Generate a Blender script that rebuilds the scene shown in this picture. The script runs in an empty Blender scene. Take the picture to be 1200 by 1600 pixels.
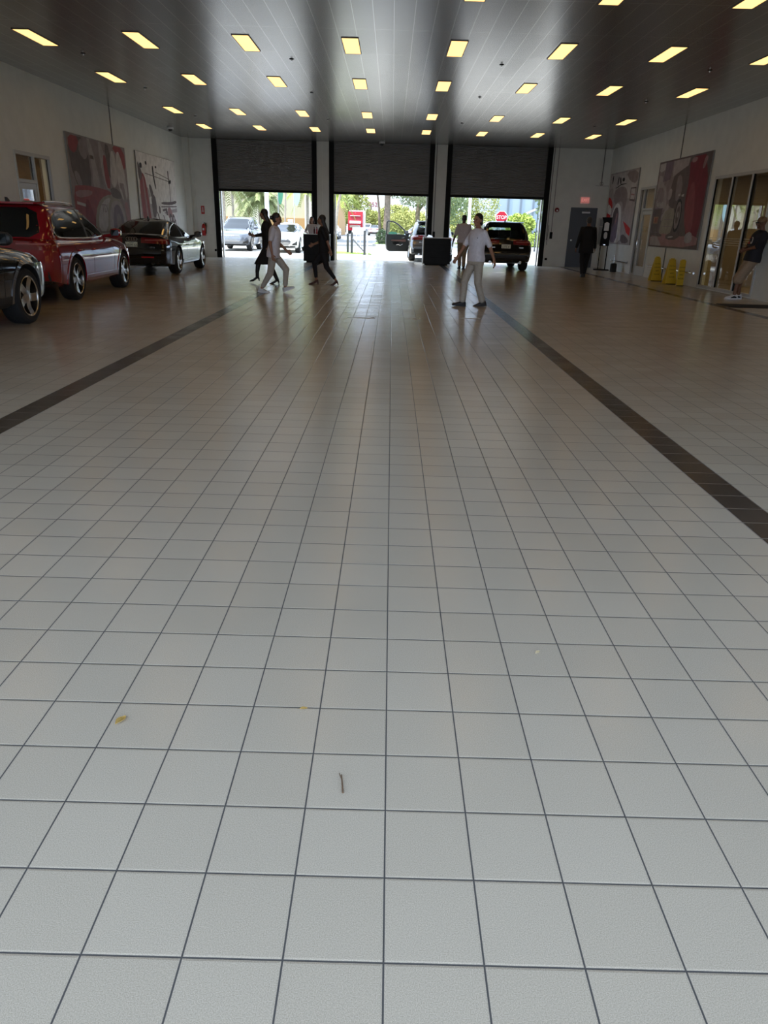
import bpy, bmesh, math, random
from mathutils import Vector, Matrix
from mathutils.bvhtree import BVHTree
R = math.radians
random.seed(7)
SC = bpy.context.scene
COL = SC.collection

# ------------------------------------------------------------------ camera
FPX, PITCH, YAW, ROLL, EYE = 1121.58, 0.3797, -0.0005, 0.0272, 1.3785
def make_camera():
    cp, sp, cy, sy = math.cos(PITCH), math.sin(PITCH), math.cos(YAW), math.sin(YAW)
    F = Vector((sy*cp, cy*cp, -sp)); R0 = Vector((cy, -sy, 0)); D0 = F.cross(R0)
    Rr = math.cos(ROLL)*R0 - math.sin(ROLL)*D0; D = math.sin(ROLL)*R0 + math.cos(ROLL)*D0
    cam = bpy.data.cameras.new('camera'); o = bpy.data.objects.new('camera', cam); COL.objects.link(o)
    cam.sensor_fit = 'VERTICAL'; cam.sensor_height = 36.0; cam.lens = FPX/1600*36.0
    cam.clip_start = .05; cam.clip_end = 600
    m = Matrix((Rr, -D, -F)).transposed().to_4x4(); m.translation = (0, 0, EYE)
    o.matrix_world = m; SC.camera = o
make_camera()

# ------------------------------------------------------------------ light
SKY, SUN, LAMP, EXPO = 1.22, 2.4, .72, 1.78
w = bpy.data.worlds.new('world'); SC.world = w; w.use_nodes = True
bgn = w.node_tree.nodes['Background']; bgn.inputs[0].default_value = (.63, .775, 1.0, 1); bgn.inputs[1].default_value = SKY
sun = bpy.data.lights.new('sun', 'SUN'); sun.energy = SUN; sun.angle = R(.6); sun.color = (1, .95, .85)
so = bpy.data.objects.new('sun', sun); COL.objects.link(so)
so.rotation_euler = Vector((-.42, -.12, .88)).to_track_quat('Z', 'Y').to_euler()
SC.view_settings.view_transform = 'Standard'; SC.view_settings.look = 'None'
SC.view_settings.gamma = 1; SC.view_settings.exposure = EXPO; SC.view_settings.use_curve_mapping = False
SC.cycles.max_bounces = 10; SC.cycles.diffuse_bounces = 5; SC.cycles.glossy_bounces = 5
SC.cycles.caustics_reflective = False; SC.cycles.caustics_refractive = False

# ------------------------------------------------------------------ materials
MATS = {}
def mat(name, col, rough=.6, metal=0, spec=.5, coat=0, noise=0, nscale=20, trans=0, emit=0, bump=0, bscale=60, ior=1.45):
    if name in MATS: return MATS[name]
    m = bpy.data.materials.new(name); m.use_nodes = True; nt = m.node_tree
    b = nt.nodes['Principled BSDF']
    c = (col[0], col[1], col[2], 1)
    b.inputs['Base Color'].default_value = c; b.inputs['Roughness'].default_value = rough
    b.inputs['Metallic'].default_value = metal; b.inputs['Specular IOR Level'].default_value = spec
    b.inputs['IOR'].default_value = ior
    b.inputs['Coat Weight'].default_value = coat; b.inputs['Coat Roughness'].default_value = .03
    b.inputs['Transmission Weight'].default_value = trans
    if emit: b.inputs['Emission Color'].default_value = c; b.inputs['Emission Strength'].default_value = emit
    if noise or bump:
        tc = nt.nodes.new('ShaderNodeTexCoord')
    if noise:
        n = nt.nodes.new('ShaderNodeTexNoise'); n.inputs['Scale'].default_value = nscale; n.inputs['Detail'].default_value = 4
        nt.links.new(tc.outputs['Object'], n.inputs['Vector'])
        mr = nt.nodes.new('ShaderNodeMapRange'); mr.inputs['From Min'].default_value = .3; mr.inputs['From Max'].default_value = .7
        mr.inputs['To Min'].default_value = 1-noise; mr.inputs['To Max'].default_value = 1+noise
        nt.links.new(n.outputs['Fac'], mr.inputs['Value'])
        mx = nt.nodes.new('ShaderNodeMix'); mx.data_type = 'RGBA'; mx.blend_type = 'MULTIPLY'; mx.inputs['Factor'].default_value = 1
        mx.inputs['A'].default_value = c; nt.links.new(mr.outputs['Result'], mx.inputs['B'])
        nt.links.new(mx.outputs['Result'], b.inputs['Base Color'])
    if bump:
        n2 = nt.nodes.new('ShaderNodeTexNoise'); n2.inputs['Scale'].default_value = bscale
        nt.links.new(tc.outputs['Object'], n2.inputs['Vector'])
        bp = nt.nodes.new('ShaderNodeBump'); bp.inputs['Strength'].default_value = bump; bp.inputs['Distance'].default_value = .01
        nt.links.new(n2.outputs['Fac'], bp.inputs['Height']); nt.links.new(bp.outputs['Normal'], b.inputs['Normal'])
    MATS[name] = m; return m

def mth(nt, op, a, b=None):
    n = nt.nodes.new('ShaderNodeMath'); n.operation = op
    for k, v in enumerate((a, b)):
        if v is None: continue
        if isinstance(v, (int, float)): n.inputs[k].default_value = v
        else: nt.links.new(v, n.inputs[k])
    return n.outputs[0]
def mixc(nt, fac, a, b, mode='MIX'):
    n = nt.nodes.new('ShaderNodeMix'); n.data_type = 'RGBA'; n.blend_type = mode
    for k, v in (('Factor', fac), ('A', a), ('B', b)):
        if isinstance(v, (int, float)): n.inputs[k].default_value = v
        elif isinstance(v, tuple): n.inputs[k].default_value = (v+(1,))[:4]
        else: nt.links.new(v, n.inputs[k])
    return n.outputs['Result']

TILE, GX, GY = .2032, .02304, 1.00554
def floor_material():
    m = bpy.data.materials.new('quarry_tile'); m.use_nodes = True; nt = m.node_tree; b = nt.nodes['Principled BSDF']
    L = nt.links.new
    geo = nt.nodes.new('ShaderNodeNewGeometry'); sp = nt.nodes.new('ShaderNodeSeparateXYZ'); L(geo.outputs['Position'], sp.inputs[0])
    u = mth(nt, 'DIVIDE', mth(nt, 'SUBTRACT', sp.outputs[0], GX), TILE); v = mth(nt, 'DIVIDE', mth(nt, 'SUBTRACT', sp.outputs[1], GY), TILE)
    iu = mth(nt, 'FLOOR', u); iv = mth(nt, 'FLOOR', v); fu = mth(nt, 'SUBTRACT', u, iu); fv = mth(nt, 'SUBTRACT', v, iv)
    def edge(f): return mth(nt, 'MINIMUM', f, mth(nt, 'SUBTRACT', 1.0, f))
    eu, ev = edge(fu), edge(fv); e = mth(nt, 'MINIMUM', eu, ev)
    grout = mth(nt, 'LESS_THAN', e, .0098)
    cid = nt.nodes.new('ShaderNodeCombineXYZ'); L(iu, cid.inputs[0]); L(iv, cid.inputs[1])
    wn = nt.nodes.new('ShaderNodeTexWhiteNoise'); wn.noise_dimensions = '3D'; L(cid.outputs[0], wn.inputs['Vector'])
    sp1 = nt.nodes.new('ShaderNodeTexNoise'); sp1.inputs['Scale'].default_value = 420; sp1.inputs['Detail'].default_value = 2; L(geo.outputs['Position'], sp1.inputs['Vector'])
    big = nt.nodes.new('ShaderNodeTexNoise'); big.inputs['Scale'].default_value = .9; big.inputs['Detail'].default_value = 5; L(geo.outputs['Position'], big.inputs['Vector'])
    def rng(x, a, bb, f0=0., f1=1.):
        n = nt.nodes.new('ShaderNodeMapRange'); L(x, n.inputs['Value'])
        for k, q in (('From Min', f0), ('From Max', f1), ('To Min', a), ('To Max', bb)): n.inputs[k].default_value = q
        return n.outputs['Result']
    base = mixc(nt, wn.outputs['Value'], (.525, .463, .368), (.553, .490, .393))
    stripe = None
    for k in (-14, 9, 33, -38):
        c = mth(nt, 'LESS_THAN', mth(nt, 'ABSOLUTE', mth(nt, 'SUBTRACT', iu, float(k))), .5)
        stripe = c if stripe is None else mth(nt, 'MAXIMUM', stripe, c)
    dark = mixc(nt, wn.outputs['Value'], (.038, .031, .027), (.058, .047, .040))
    base = mixc(nt, stripe, base, dark)
    base = mixc(nt, 1.0, base, rng(sp1.outputs['Fac'], .78, 1.2, .3, .7), 'MULTIPLY')
    base = mixc(nt, 1.0, base, rng(big.outputs['Fac'], .93, 1.07, 0., 1.), 'MULTIPLY')
    gcol = mixc(nt, stripe, (.075, .072, .070), (.30, .285, .26))
    col = mixc(nt, grout, base, gcol)
    L(col, b.inputs['Base Color'])
    st = nt.nodes.new('ShaderNodeTexNoise'); st.inputs['Scale'].default_value = 1.0; st.inputs['Detail'].default_value = 3
    mp = nt.nodes.new('ShaderNodeMapping'); mp.inputs['Scale'].default_value = (1.2, 3.5, 1); L(geo.outputs['Position'], mp.inputs[0]); L(mp.outputs[0], st.inputs['Vector'])
    rough = mth(nt, 'ADD', rng(st.outputs['Fac'], .14, .255, .2, .8), mth(nt, 'MULTIPLY', wn.outputs['Value'], .012))
    rough = mth(nt, 'MAXIMUM', rough, mth(nt, 'MULTIPLY', grout, .8))
    L(rough, b.inputs['Roughness']); b.inputs['Specular IOR Level'].default_value = .6
    # pillowed edges + a slight tilt of every tile
    h = mth(nt, 'MINIMUM', mth(nt, 'DIVIDE', e, .03), 1.0)
    h = mth(nt, 'ADD', mth(nt, 'MULTIPLY', h, 1.0), mth(nt, 'MULTIPLY', mth(nt, 'MULTIPLY', fv, mth(nt, 'SUBTRACT', wn.outputs['Value'], .5)), .5))
    h = mth(nt, 'ADD', h, mth(nt, 'MULTIPLY', sp1.outputs['Fac'], .10))
    bp = nt.nodes.new('ShaderNodeBump'); bp.inputs['Strength'].default_value = .8; bp.inputs['Distance'].default_value = .0016
    L(h, bp.inputs['Height']); L(bp.outputs['Normal'], b.inputs['Normal'])
    return m

def ceiling_material():
    m = bpy.data.materials.new('perforated_metal_ceiling'); m.use_nodes = True; nt = m.node_tree; b = nt.nodes['Principled BSDF']
    L = nt.links.new
    geo = nt.nodes.new('ShaderNodeNewGeometry'); sp = nt.nodes.new('ShaderNodeSeparateXYZ'); L(geo.outputs['Position'], sp.inputs[0])
    u = mth(nt, 'DIVIDE', mth(nt, 'ADD', sp.outputs[0], 40-.933+.155+.0), .3108); v = mth(nt, 'DIVIDE', mth(nt, 'ADD', sp.outputs[1], 40.-.9), 1.82)
    iu = mth(nt, 'FLOOR', u); iv = mth(nt, 'FLOOR', v); fu = mth(nt, 'SUBTRACT', u, iu); fv = mth(nt, 'SUBTRACT', v, iv)
    su = mth(nt, 'LESS_THAN', fu, .035); sv = mth(nt, 'LESS_THAN', fv, .008)
    seam = mth(nt, 'MAXIMUM', su, sv)
    cid = nt.nodes.new('ShaderNodeCombineXYZ'); L(iu, cid.inputs[0]); L(iv, cid.inputs[1])
    wn = nt.nodes.new('ShaderNodeTexWhiteNoise'); L(cid.outputs[0], wn.inputs['Vector'])
    # perforation
    pu = mth(nt, 'SUBTRACT', mth(nt, 'FRACT', mth(nt, 'DIVIDE', sp.outputs[0], .012)), .5); pv = mth(nt, 'SUBTRACT', mth(nt, 'FRACT', mth(nt, 'DIVIDE', sp.outputs[1], .012)), .5)
    hole = mth(nt, 'LESS_THAN', mth(nt, 'ADD', mth(nt, 'MULTIPLY', pu, pu), mth(nt, 'MULTIPLY', pv, pv)), .075)
    col = mixc(nt, wn.outputs['Value'], (.37, .37, .36), (.39, .39, .38))
    col = mixc(nt, hole, col, (.05, .05, .05))
    col = mixc(nt, seam, col, (.62, .62, .60))
    L(col, b.inputs['Base Color']); b.inputs['Metallic'].default_value = .75
    L(mth(nt, 'ADD', mth(nt, 'MULTIPLY', wn.outputs['Value'], .02), .25), b.inputs['Roughness'])
    return m

M_wall = mat('painted_wall', (.74, .745, .69), .55, noise=.04, nscale=3)
M_trim = mat('white_aluminium', (.52, .52, .50), .4)
M_black = mat('black_steel', (.006, .006, .006), .6, spec=.15)
M_slat = mat('grey_steel_slat', (.24, .235, .23), .5, metal=.2)
M_rubber = mat('black_rubber', (.012, .012, .013), .75)
M_chrome = mat('chrome', (.72, .72, .73), .12, metal=1)
M_alu = mat('brushed_alloy', (.62, .61, .60), .22, metal=1)
M_conc = mat('concrete', (.53, .50, .44), .8, noise=.12, nscale=2)
M_asph = mat('asphalt', (.24, .24, .235), .85, noise=.15, nscale=1.5)
M_grass = mat('grass', (.20, .30, .05), .9, noise=.4, nscale=6)
M_pod = mat('charcoal_laminate', (.012, .013, .013), .5, spec=.2, noise=.2, nscale=4)
M_white = mat('white_laminate', (.72, .72, .70), .4)
M_red = mat('red_enamel', (.50, .02, .02), .35)
M_wood = mat('brown_wood_panel', (.16, .09, .035), .5, noise=.3, nscale=5)
M_glass = mat('window_glass', (.9, .93, .9), 0.0, trans=1.0, ior=1.5)

# ------------------------------------------------------------------ mesh helpers
class MB:
    def __init__(s): s.v, s.f, s.mi, s.T = [], [], [], Matrix.Identity(4)
    def add(s, vs, fs, k=0):
        n = len(s.v); s.v += [tuple(s.T @ Vector(p)) for p in vs]
        s.f += [tuple(i+n for i in f) for f in fs]; s.mi += [k]*len(fs); return s
    def box(s, x0, y0, z0, x1, y1, z1, k=0):
        v = [(x, y, z) for x in (x0, x1) for y in (y0, y1) for z in (z0, z1)]
        return s.add(v, [(0, 1, 3, 2), (4, 6, 7, 5), (0, 4, 5, 1), (2, 3, 7, 6), (0, 2, 6, 4), (1, 5, 7, 3)], k)
    def cbox(s, c, d, k=0, rot=None):
        v = []
        for x in (-.5, .5):
            for y in (-.5, .5):
                for z in (-.5, .5):
                    p = Vector((x*d[0], y*d[1], z*d[2]))
                    if rot is not None: p = rot @ p
                    v.append(tuple(p + Vector(c)))
        return s.add(v, [(0, 1, 3, 2), (4, 6, 7, 5), (0, 4, 5, 1), (2, 3, 7, 6), (0, 2, 6, 4), (1, 5, 7, 3)], k)
    def loft(s, rings, k=0, cap=True, closed=True):
        n = len(rings[0]); vs = [p for r in rings for p in r]; fs = []
        for i in range(len(rings)-1):
            for j in range(n if closed else n-1):
                a, b = i*n+j, i*n+(j+1) % n; fs.append((a, b, b+n, a+n))
        if cap: fs.append(tuple(range(n-1, -1, -1))); fs.append(tuple(range((len(rings)-1)*n, len(rings)*n)))
        return s.add(vs, fs, k)
    def tube(s, pts, r, n=8, k=0, cap=True):
        pts = [Vector(p) for p in pts]; rr = r if isinstance(r, (list, tuple)) else [r]*len(pts); rings = []; up = None
        for i, p in enumerate(pts):
            d = (pts[min(i+1, len(pts)-1)]-pts[max(i-1, 0)]).normalized()
            if up is None: up = Vector((0, 0, 1)) if abs(d.z) < .9 else Vector((1, 0, 0))
            a = d.cross(up).normalized(); up = a.cross(d).normalized()
            rings.append([tuple(p + rr[i]*(math.cos(2*math.pi*j/n)*a + math.sin(2*math.pi*j/n)*up)) for j in range(n)])
        return s.loft(rings, k, cap)
    def lathe(s, prof, n=24, k=0, axis='Z', o=(0, 0, 0), ring_=False):
        if ring_: prof = list(prof)+[prof[0]]
        rings = []
        for (r, h) in prof:
            ring = []
            for j in range(n):
                a = 2*math.pi*j/n; c, q = r*math.cos(a), r*math.sin(a)
                p = (c, q, h) if axis == 'Z' else ((c, h, q) if axis == 'Y' else (h, c, q))
                ring.append((p[0]+o[0], p[1]+o[1], p[2]+o[2]))
            rings.append(ring)
        return s.loft(rings, k, cap=not ring_)
    def ell(s, c, r, k=0, n=14, m=8, rot=None):
        rings = []
        for i in range(1, m):
            t = math.pi*i/m; ring = []
            for j in range(n):
                a = 2*math.pi*j/n
                p = Vector((r[0]*math.sin(t)*math.cos(a), r[1]*math.sin(t)*math.sin(a), -r[2]*math.cos(t)))
                if rot is not None: p = rot @ p
                ring.append(tuple(p+Vector(c)))
            rings.append(ring)
        return s.loft(rings, k)
    def cap(s, a, ra, b, rb, k=0, n=10):
        a, b = Vector(a), Vector(b); d = b-a
        if d.length < 1e-6: return s.ell(a, (ra,)*3, k)
        d.normalize(); pts, rr = [], []
        for t in (-80, -50, -20): pts.append(a+d*ra*math.sin(R(t))); rr.append(ra*math.cos(R(t)))
        for t in (20, 50, 80): pts.append(b+d*rb*math.sin(R(t))); rr.append(rb*math.cos(R(t)))
        return s.tube(pts, rr, n, k)
    def prism(s, poly, h0, h1, plane='XY', k=0):
        def P(p, h): return (p[0], p[1], h) if plane == 'XY' else ((p[0], h, p[1]) if plane == 'XZ' else (h, p[0], p[1]))
        n = len(poly); vs = [P(p, h0) for p in poly]+[P(p, h1) for p in poly]
        fs = [tuple(range(n-1, -1, -1)), tuple(range(n, 2*n))]+[(i, (i+1) % n, (i+1) % n+n, i+n) for i in range(n)]
        return s.add(vs, fs, k)
    def torus(s, c, R0, r, axis='Z', n=20, m=8, k=0, a0=0., a1=2*math.pi):
        full = abs(a1-a0-2*math.pi) < 1e-4; rings = []
        N = n if full else n+1
        for i in range(N):
            a = a0+(a1-a0)*i/n; ring = []
            for j in range(m):
                t = 2*math.pi*j/m; q = R0+r*math.cos(t); h = r*math.sin(t); x, y = q*math.cos(a), q*math.sin(a)
                p = (x, y, h) if axis == 'Z' else ((x, h, y) if axis == 'Y' else (h, x, y))
                ring.append((p[0]+c[0], p[1]+c[1], p[2]+c[2]))
            rings.append(ring)
        if full: rings.append(rings[0])
        return s.loft(rings, k, cap=not full)
    def mesh(s, name, mats, smooth=40, fix=True):
        me = bpy.data.meshes.new(name); me.from_pydata(s.v, [], s.f)
        for m in (mats if isinstance(mats, (list, tuple)) else [mats]): me.materials.append(m)
        if any(s.mi): me.polygons.foreach_set('material_index', s.mi)
        if fix:
            bm = bmesh.new(); bm.from_mesh(me); bmesh.ops.recalc_face_normals(bm, faces=bm.faces); bm.to_mesh(me); bm.free()
        if smooth:
            me.polygons.foreach_set('use_smooth', [True]*len(me.polygons)); me.set_sharp_from_angle(angle=R(smooth))
        return me
    def build(s, name, mats, parent=None, smooth=40, loc=None, fix=True, **kw):
        o = bpy.data.objects.new(name, s.mesh(name, mats, smooth, fix)); COL.objects.link(o)
        if parent is not None: o.parent = parent
        if loc is not None: o.location = loc
        tag(o, **kw); return o
def tag(o, label=None, cat=None, group=None, kind=None):
    if label: o['label'] = label
    if cat: o['category'] = cat
    if group: o['group'] = group
    if kind: o['kind'] = kind
    return o
def thing(name, label, cat, loc=(0, 0, 0), rz=0, group=None):
    o = bpy.data.objects.new(name, None); COL.objects.link(o); o.empty_display_size = .1
    o.location = loc; o.rotation_euler = (0, 0, rz); return tag(o, label, cat, group)
def copy_tree(o, parent=None):
    c = o.copy(); COL.objects.link(c); c.parent = parent
    for ch in [q for q in ALLKIDS(o)]: copy_tree(ch, c)
    return c
def ALLKIDS(o): return [q for q in bpy.data.objects if q.parent == o]
def baked(o_mesh, mods):
    """evaluate modifiers [(type, settings)] on a mesh and return the result"""
    t = bpy.data.objects.new('tmp', o_mesh); COL.objects.link(t)
    for ty, st in mods:
        m = t.modifiers.new(ty.lower(), ty)
        for k, v in st.items(): setattr(m, k, v)
    dg = bpy.context.evaluated_depsgraph_get(); me = bpy.data.meshes.new_from_object(t.evaluated_get(dg))
    bpy.data.objects.remove(t); return me
def text_mesh(body, size, extrude=.002):
    cu = bpy.data.curves.new('lettering', 'FONT'); cu.body = body; cu.size = size; cu.extrude = extrude; cu.align_x = 'CENTER'; cu.align_y = 'CENTER'; cu.resolution_u = 3
    t = bpy.data.objects.new('tmp', cu); COL.objects.link(t)
    dg = bpy.context.evaluated_depsgraph_get(); me = bpy.data.meshes.new_from_object(t.evaluated_get(dg))
    bpy.data.objects.remove(t); return me
def text(name, body, size, m, parent, loc, xdir, ydir, extrude=.002, bold=1.0):
    me = text_mesh(body, size, extrude); me.materials.clear(); me.materials.append(m)
    o = bpy.data.objects.new(name, me); COL.objects.link(o); o.parent = parent
    X, Y = Vector(xdir).normalized(), Vector(ydir).normalized(); Z = X.cross(Y)
    mm = Matrix((X*bold, Y, Z)).transposed().to_4x4(); mm.translation = loc; o.matrix_local = mm
    return o
# ------------------------------------------------------------------ room shell
XL, XR, YF, YB, CH = -8.15, 8.45, -.45, 30.94, 4.32
def struct(name, mb, m, parent=None, smooth=0):
    o = mb.build(name, m, parent, smooth)
    if parent is None: o['kind'] = 'structure'
    return o
struct('floor', MB().box(XL-.2, YF, -.12, XR+.2, YB+.35, 0), floor_material())
struct('ceiling', MB().box(XL-.2, YF-.3, CH, XR+.2, YB+.35, CH+.25), ceiling_material())
DOORS = [(-7.07, -3.0), (-2.52, 1.58), (2.07, 6.14)]
b = MB()
xs = [XL-.2]+[q for d in DOORS for q in d]+[XR+.2]
for a, c in zip(xs[::2], xs[1::2]): b.box(a, YB, 0, c, YB+.35, CH)
b.box(XL-.2, YB+.30, CH-.6, XR+.2, YB+.35, CH)
struct('wall_back', b, M_wall)
b = MB()
FRONT_TOP = 4.2
for a, c in zip(xs[::2], xs[1::2]): b.box(a, YF-.3, 0, c, YF, CH)
for a, c in DOORS: b.box(a, YF-.3, FRONT_TOP, c, YF, CH)
struct('wall_front', b, M_wall)
def holed(x0, x1, y0, y1, holes):
    b = MB(); y = y0
    for (a, c, z0, z1) in holes:
        b.box(x0, y, 0, x1, a, CH)
        if z0 > 0: b.box(x0, a, 0, x1, c, z0)
        b.box(x0, a, z1, x1, c, CH); y = c
    return b.box(x0, y, 0, x1, y1, CH)
struct('wall_left', holed(XL-.2, XL, YF, YB, [(17.03, 18.76, 0, 2.69)]), M_wall)
struct('wall_right', holed(XR, XR+.2, YF, YB, [(17.6, 20.82, .03, 2.79), (25.36, 26.84, 0, 2.79)]), M_wall)
b = MB().box(XL-.2, YB+.35, CH+.25, XR+.2, YB+.55, 5.2).box(XL-.2, YB+.3, CH-.35, XR+.2, YB+.55, CH+.25)
struct('trim_1', b, M_wall)

# roller doors: slatted curtain, black guides, black bottom bar
for k, (a, c) in enumerate(DOORS):
    b = MB(); zb = 2.56; n = 33; prof = []
    h = (CH-zb)/n
    for i in range(n):
        z = zb+i*h
        for t, d in ((0.02, .0), (.12, .018), (.35, .028), (.65, .028), (.88, .018), (.98, .0)): prof.append((YB+.10-d, z+t*h))
    pr_ = prof+[(YB+.14, CH), (YB+.14, zb)]
    b.prism(pr_, a+.17, c-.17, plane='YZ')
    o = struct('door_%d' % (k+1), b, M_slat, smooth=35)
    MB().box(a+.14, YB+.05, 2.48, c-.14, YB+.15, 2.57).build('bottom_bar', M_black, o)
    for s in (a, c-.19):
        g = MB().box(s, YB-.05, 0, s+.19, YB+.06, CH)
        for i in range(16):
            z = .15+i*.27
            for xx in (s+.012, s+.178): g.lathe([(.009, -.010), (.013, -.006), (.013, 0)], 8, axis='Y', o=(xx, YB-.05, z))
        g.build('guide', M_black, o)
    # pale jamb outside, seen as a bright edge beside the opening
    for s in (a+.19, c-.24): MB().box(s, YB+.16, 0, s+.05, YB+.35, 2.5).build('outer_jamb', M_white, o)
# pier ribs and conduits
for i, x in enumerate((-7.83, -2.82, 1.76)):
    struct('trim_%d' % (i+2), MB().box(x, YB-.045, 0, x+.03, YB, CH), M_wall)
for i, (y, x) in enumerate(((23.1, XL), (23.6, XR))):
    s = 1 if x < 0 else -1
    struct('trim_%d' % (i+5), MB().box(min(x, x+s*.02), y, 0, max(x, x+s*.02), y+.03, CH), mat('joint_grey', (.12, .12, .115), .6))
struct('trim_7', MB().box(XL, YB-.25, 0, XL+.22, YB, CH), M_wall)

# steel service door in the back wall
b = MB().box(7.06, YB-.03, 0, 7.11, YB+.01, 2.23).box(8.06, YB-.03, 0, 8.11, YB+.01, 2.23).box(7.11, YB-.03, 2.18, 8.06, YB+.01, 2.23)
M_sdoor = mat('blue_grey_steel', (.10, .115, .135), .45)
d4 = struct('door_4', b, M_sdoor)
MB().box(7.11, YB-.018, 0, 8.06, YB, 2.18).build('leaf', M_sdoor, d4)
MB().box(7.50, YB-.06, 2.02, 7.82, YB-.018, 2.09).build('door_closer', M_alu, d4)
MB().tube([(7.48, YB-.05, 2.125), (7.80, YB-.05, 2.125)], .008).build('closer_arm', M_alu, d4)
MB().lathe([(.035, 0), (.035, -.01), (.012, -.012), (.012, -.05), (.03, -.055), (.033, -.075), (.02, -.085)], 14, axis='Y', o=(7.19, YB-.018, 1.02)).build('door_knob', M_chrome, d4)

def glazed(name, X, y0, y1, zt, leaf, side):
    """aluminium door with a glazed leaf, transom and sidelight; X wall plane, side=+1 when the room lies towards +x"""
    xa, xb = (X-.10, X+.02) if side > 0 else (X-.02, X+.10)
    b = MB(); w_ = .055
    b.box(xa, y0, 0, xb, y0+w_, zt).box(xa, y1-w_, 0, xb, y1, zt).box(xa, y0+w_, zt-w_-.02, xb, y1-w_, zt)
    m0, m1 = leaf
    sp = m1 if m1 < y1-.2 else m0-w_
    b.box(xa, sp, 0, xb, sp+w_, zt-w_-.02)
    b.box(xa, m0, 2.06, xb, m1, 2.13)
    o = struct(name, b, M_trim)
    gl = lambda nm, a, c, z0, z1: MB().box(X-.035*side-.004, a, z0, X-.035*side+.004, c, z1).build(nm, M_glass, o)
    bl = MB()
    for (a, c, z0, z1) in ((m0, m1, 2.13, zt-w_-.02),) + (((sp+w_, y1-w_, .05, zt-w_-.02),) if sp > m0 else ((y0+w_, sp, .05, zt-w_-.02),)):
        gl('pane', a, c, z0, z1)
        for q in (a, c-.018): bl.box(X-.05*side-.012, q, z0, X-.05*side+.012, q+.018, z1)
    bl.build('gasket', M_black, o)
    lf = MB(); s = .09; xa2, xb2 = X-.055, X+.01
    if side < 0: xa2, xb2 = X-.01, X+.055
    lf.box(xa2, m0+.01, .01, xb2, m0+.01+s, 2.05).box(xa2, m1-.01-s, .01, xb2, m1-.01, 2.05).box(xa2, m0+.01+s, 1.93, xb2, m1-.01-s, 2.05).box(xa2, m0+.01+s, .01, xb2, m1-.01-s, .30)
    l = lf.build('leaf', M_trim, o)
    gp = MB().box(X-.02*side-.004, m0+.1, .30, X-.02*side+.004, m1-.1, 1.93).build('leaf_pane', M_glass, o)
    hy = m1-.055 if side < 0 else m0+.055
    MB().tube([(X+side*.01, hy, .85), (X+side*.06, hy, .85), (X+side*.06, hy, 1.15), (X+side*.01, hy, 1.15)], .013).build('pull_handle', M_chrome, o)
    return o
d5 = glazed('door_5', XL, 17.03, 18.76, 2.69, (17.085, 17.90), 1)
d6 = glazed('door_6', XR, 25.36, 26.84, 2.79, (25.415, 26.38), -1)
# notice lettering on the right door glass is only two pale lines
MB().box(XR-.004, 25.75, 1.52, XR-.002, 26.05, 1.54).box(XR-.004, 25.78, 1.46, XR-.002, 26.02, 1.48).box(XR-.004, 25.87, 1.38, XR-.002, 25.93, 1.44).build('glass_decal', mat('gold_film', (.45, .33, .12), .5), d6)

# big glazing on the right
b = MB(); x0, x1 = XR-.02, XR+.10
ys = [17.6, 18.66, 19.74, 20.82]
b.box(x0, 17.6, .03, x1, 20.82, .09).box(x0, 17.6, 2.72, x1, 20.82, 2.79)
for i, y in enumerate(ys):
    q = y if i == 0 else (y-.07 if i == 3 else y-.035)
    b.box(x0, q, .09, x1, q+.07, 2.72)
w1 = struct('window_1', b, M_trim)
g = MB()
for i in range(3):
    a, c = ys[i]+(.07 if i == 0 else .035), ys[i+1]-(.07 if i == 2 else .035)
    MB().box(XR+.030, a, .09, XR+.038, c, 2.72).build('pane', M_glass, w1)
    for q in (a, c-.022): g.box(XR-.005, q, .09, XR+.03, q+.022, 2.72)
g.build('gasket', M_black, w1)
g = MB()
for i in range(4): g.box(XR+.027, ys[0]+.07, 1.13+i*.052, XR+.0295, ys[3]-.07, 1.138+i*.052)
g.build('frosted_line', mat('frosted_film', (.75, .75, .68), .6), w1)
# rooms behind the glass
def room(name, x0, x1, y0, y1, zt, m, open_side):
    b = MB()
    if open_side == 'left': b.box(x1, y0, 0, x1+.1, y1, zt)
    else: b.box(x0-.1, y0, 0, x0, y1, zt)
    b.box(x0, y0-.1, 0, x1, y0, zt).box(x0, y1, 0, x1, y1+.1, zt).box(x0, y0, zt, x1, y1, zt+.1).box(x0, y0, -.1, x1, y1, 0)
    return struct(name, b, m)
room('wall_lounge', XR+.2, XR+3.5, 16.9, 21.6, 2.9, mat('lounge_beige', (.30, .23, .14), .6), 'left')
room('wall_corridor', XR+.2, XR+2.2, 24.9, 27.3, 2.9, mat('corridor_beige', (.30, .23, .13), .6), 'left')
room('wall_office', XL-2.2, XL-.2, 16.5, 19.4, 2.9, M_wood, 'right')

for (x, y, z, e, sx_) in ((XR+1.8, 19.2, 2.86, 8, 1.2), (XR+1.2, 26.1, 2.86, 4, .6), (XL-1.2, 17.9, 2.86, 5, .6)):  # unseen lamps added to brighten the rooms behind the glass
    l_ = bpy.data.lights.new('added_room_lamp', 'AREA'); l_.energy = e; l_.size = sx_; l_.color = (1, .8, .52)
    lo_ = bpy.data.objects.new('added_room_lamp', l_); COL.objects.link(lo_); lo_.location = (x, y, z)

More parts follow.
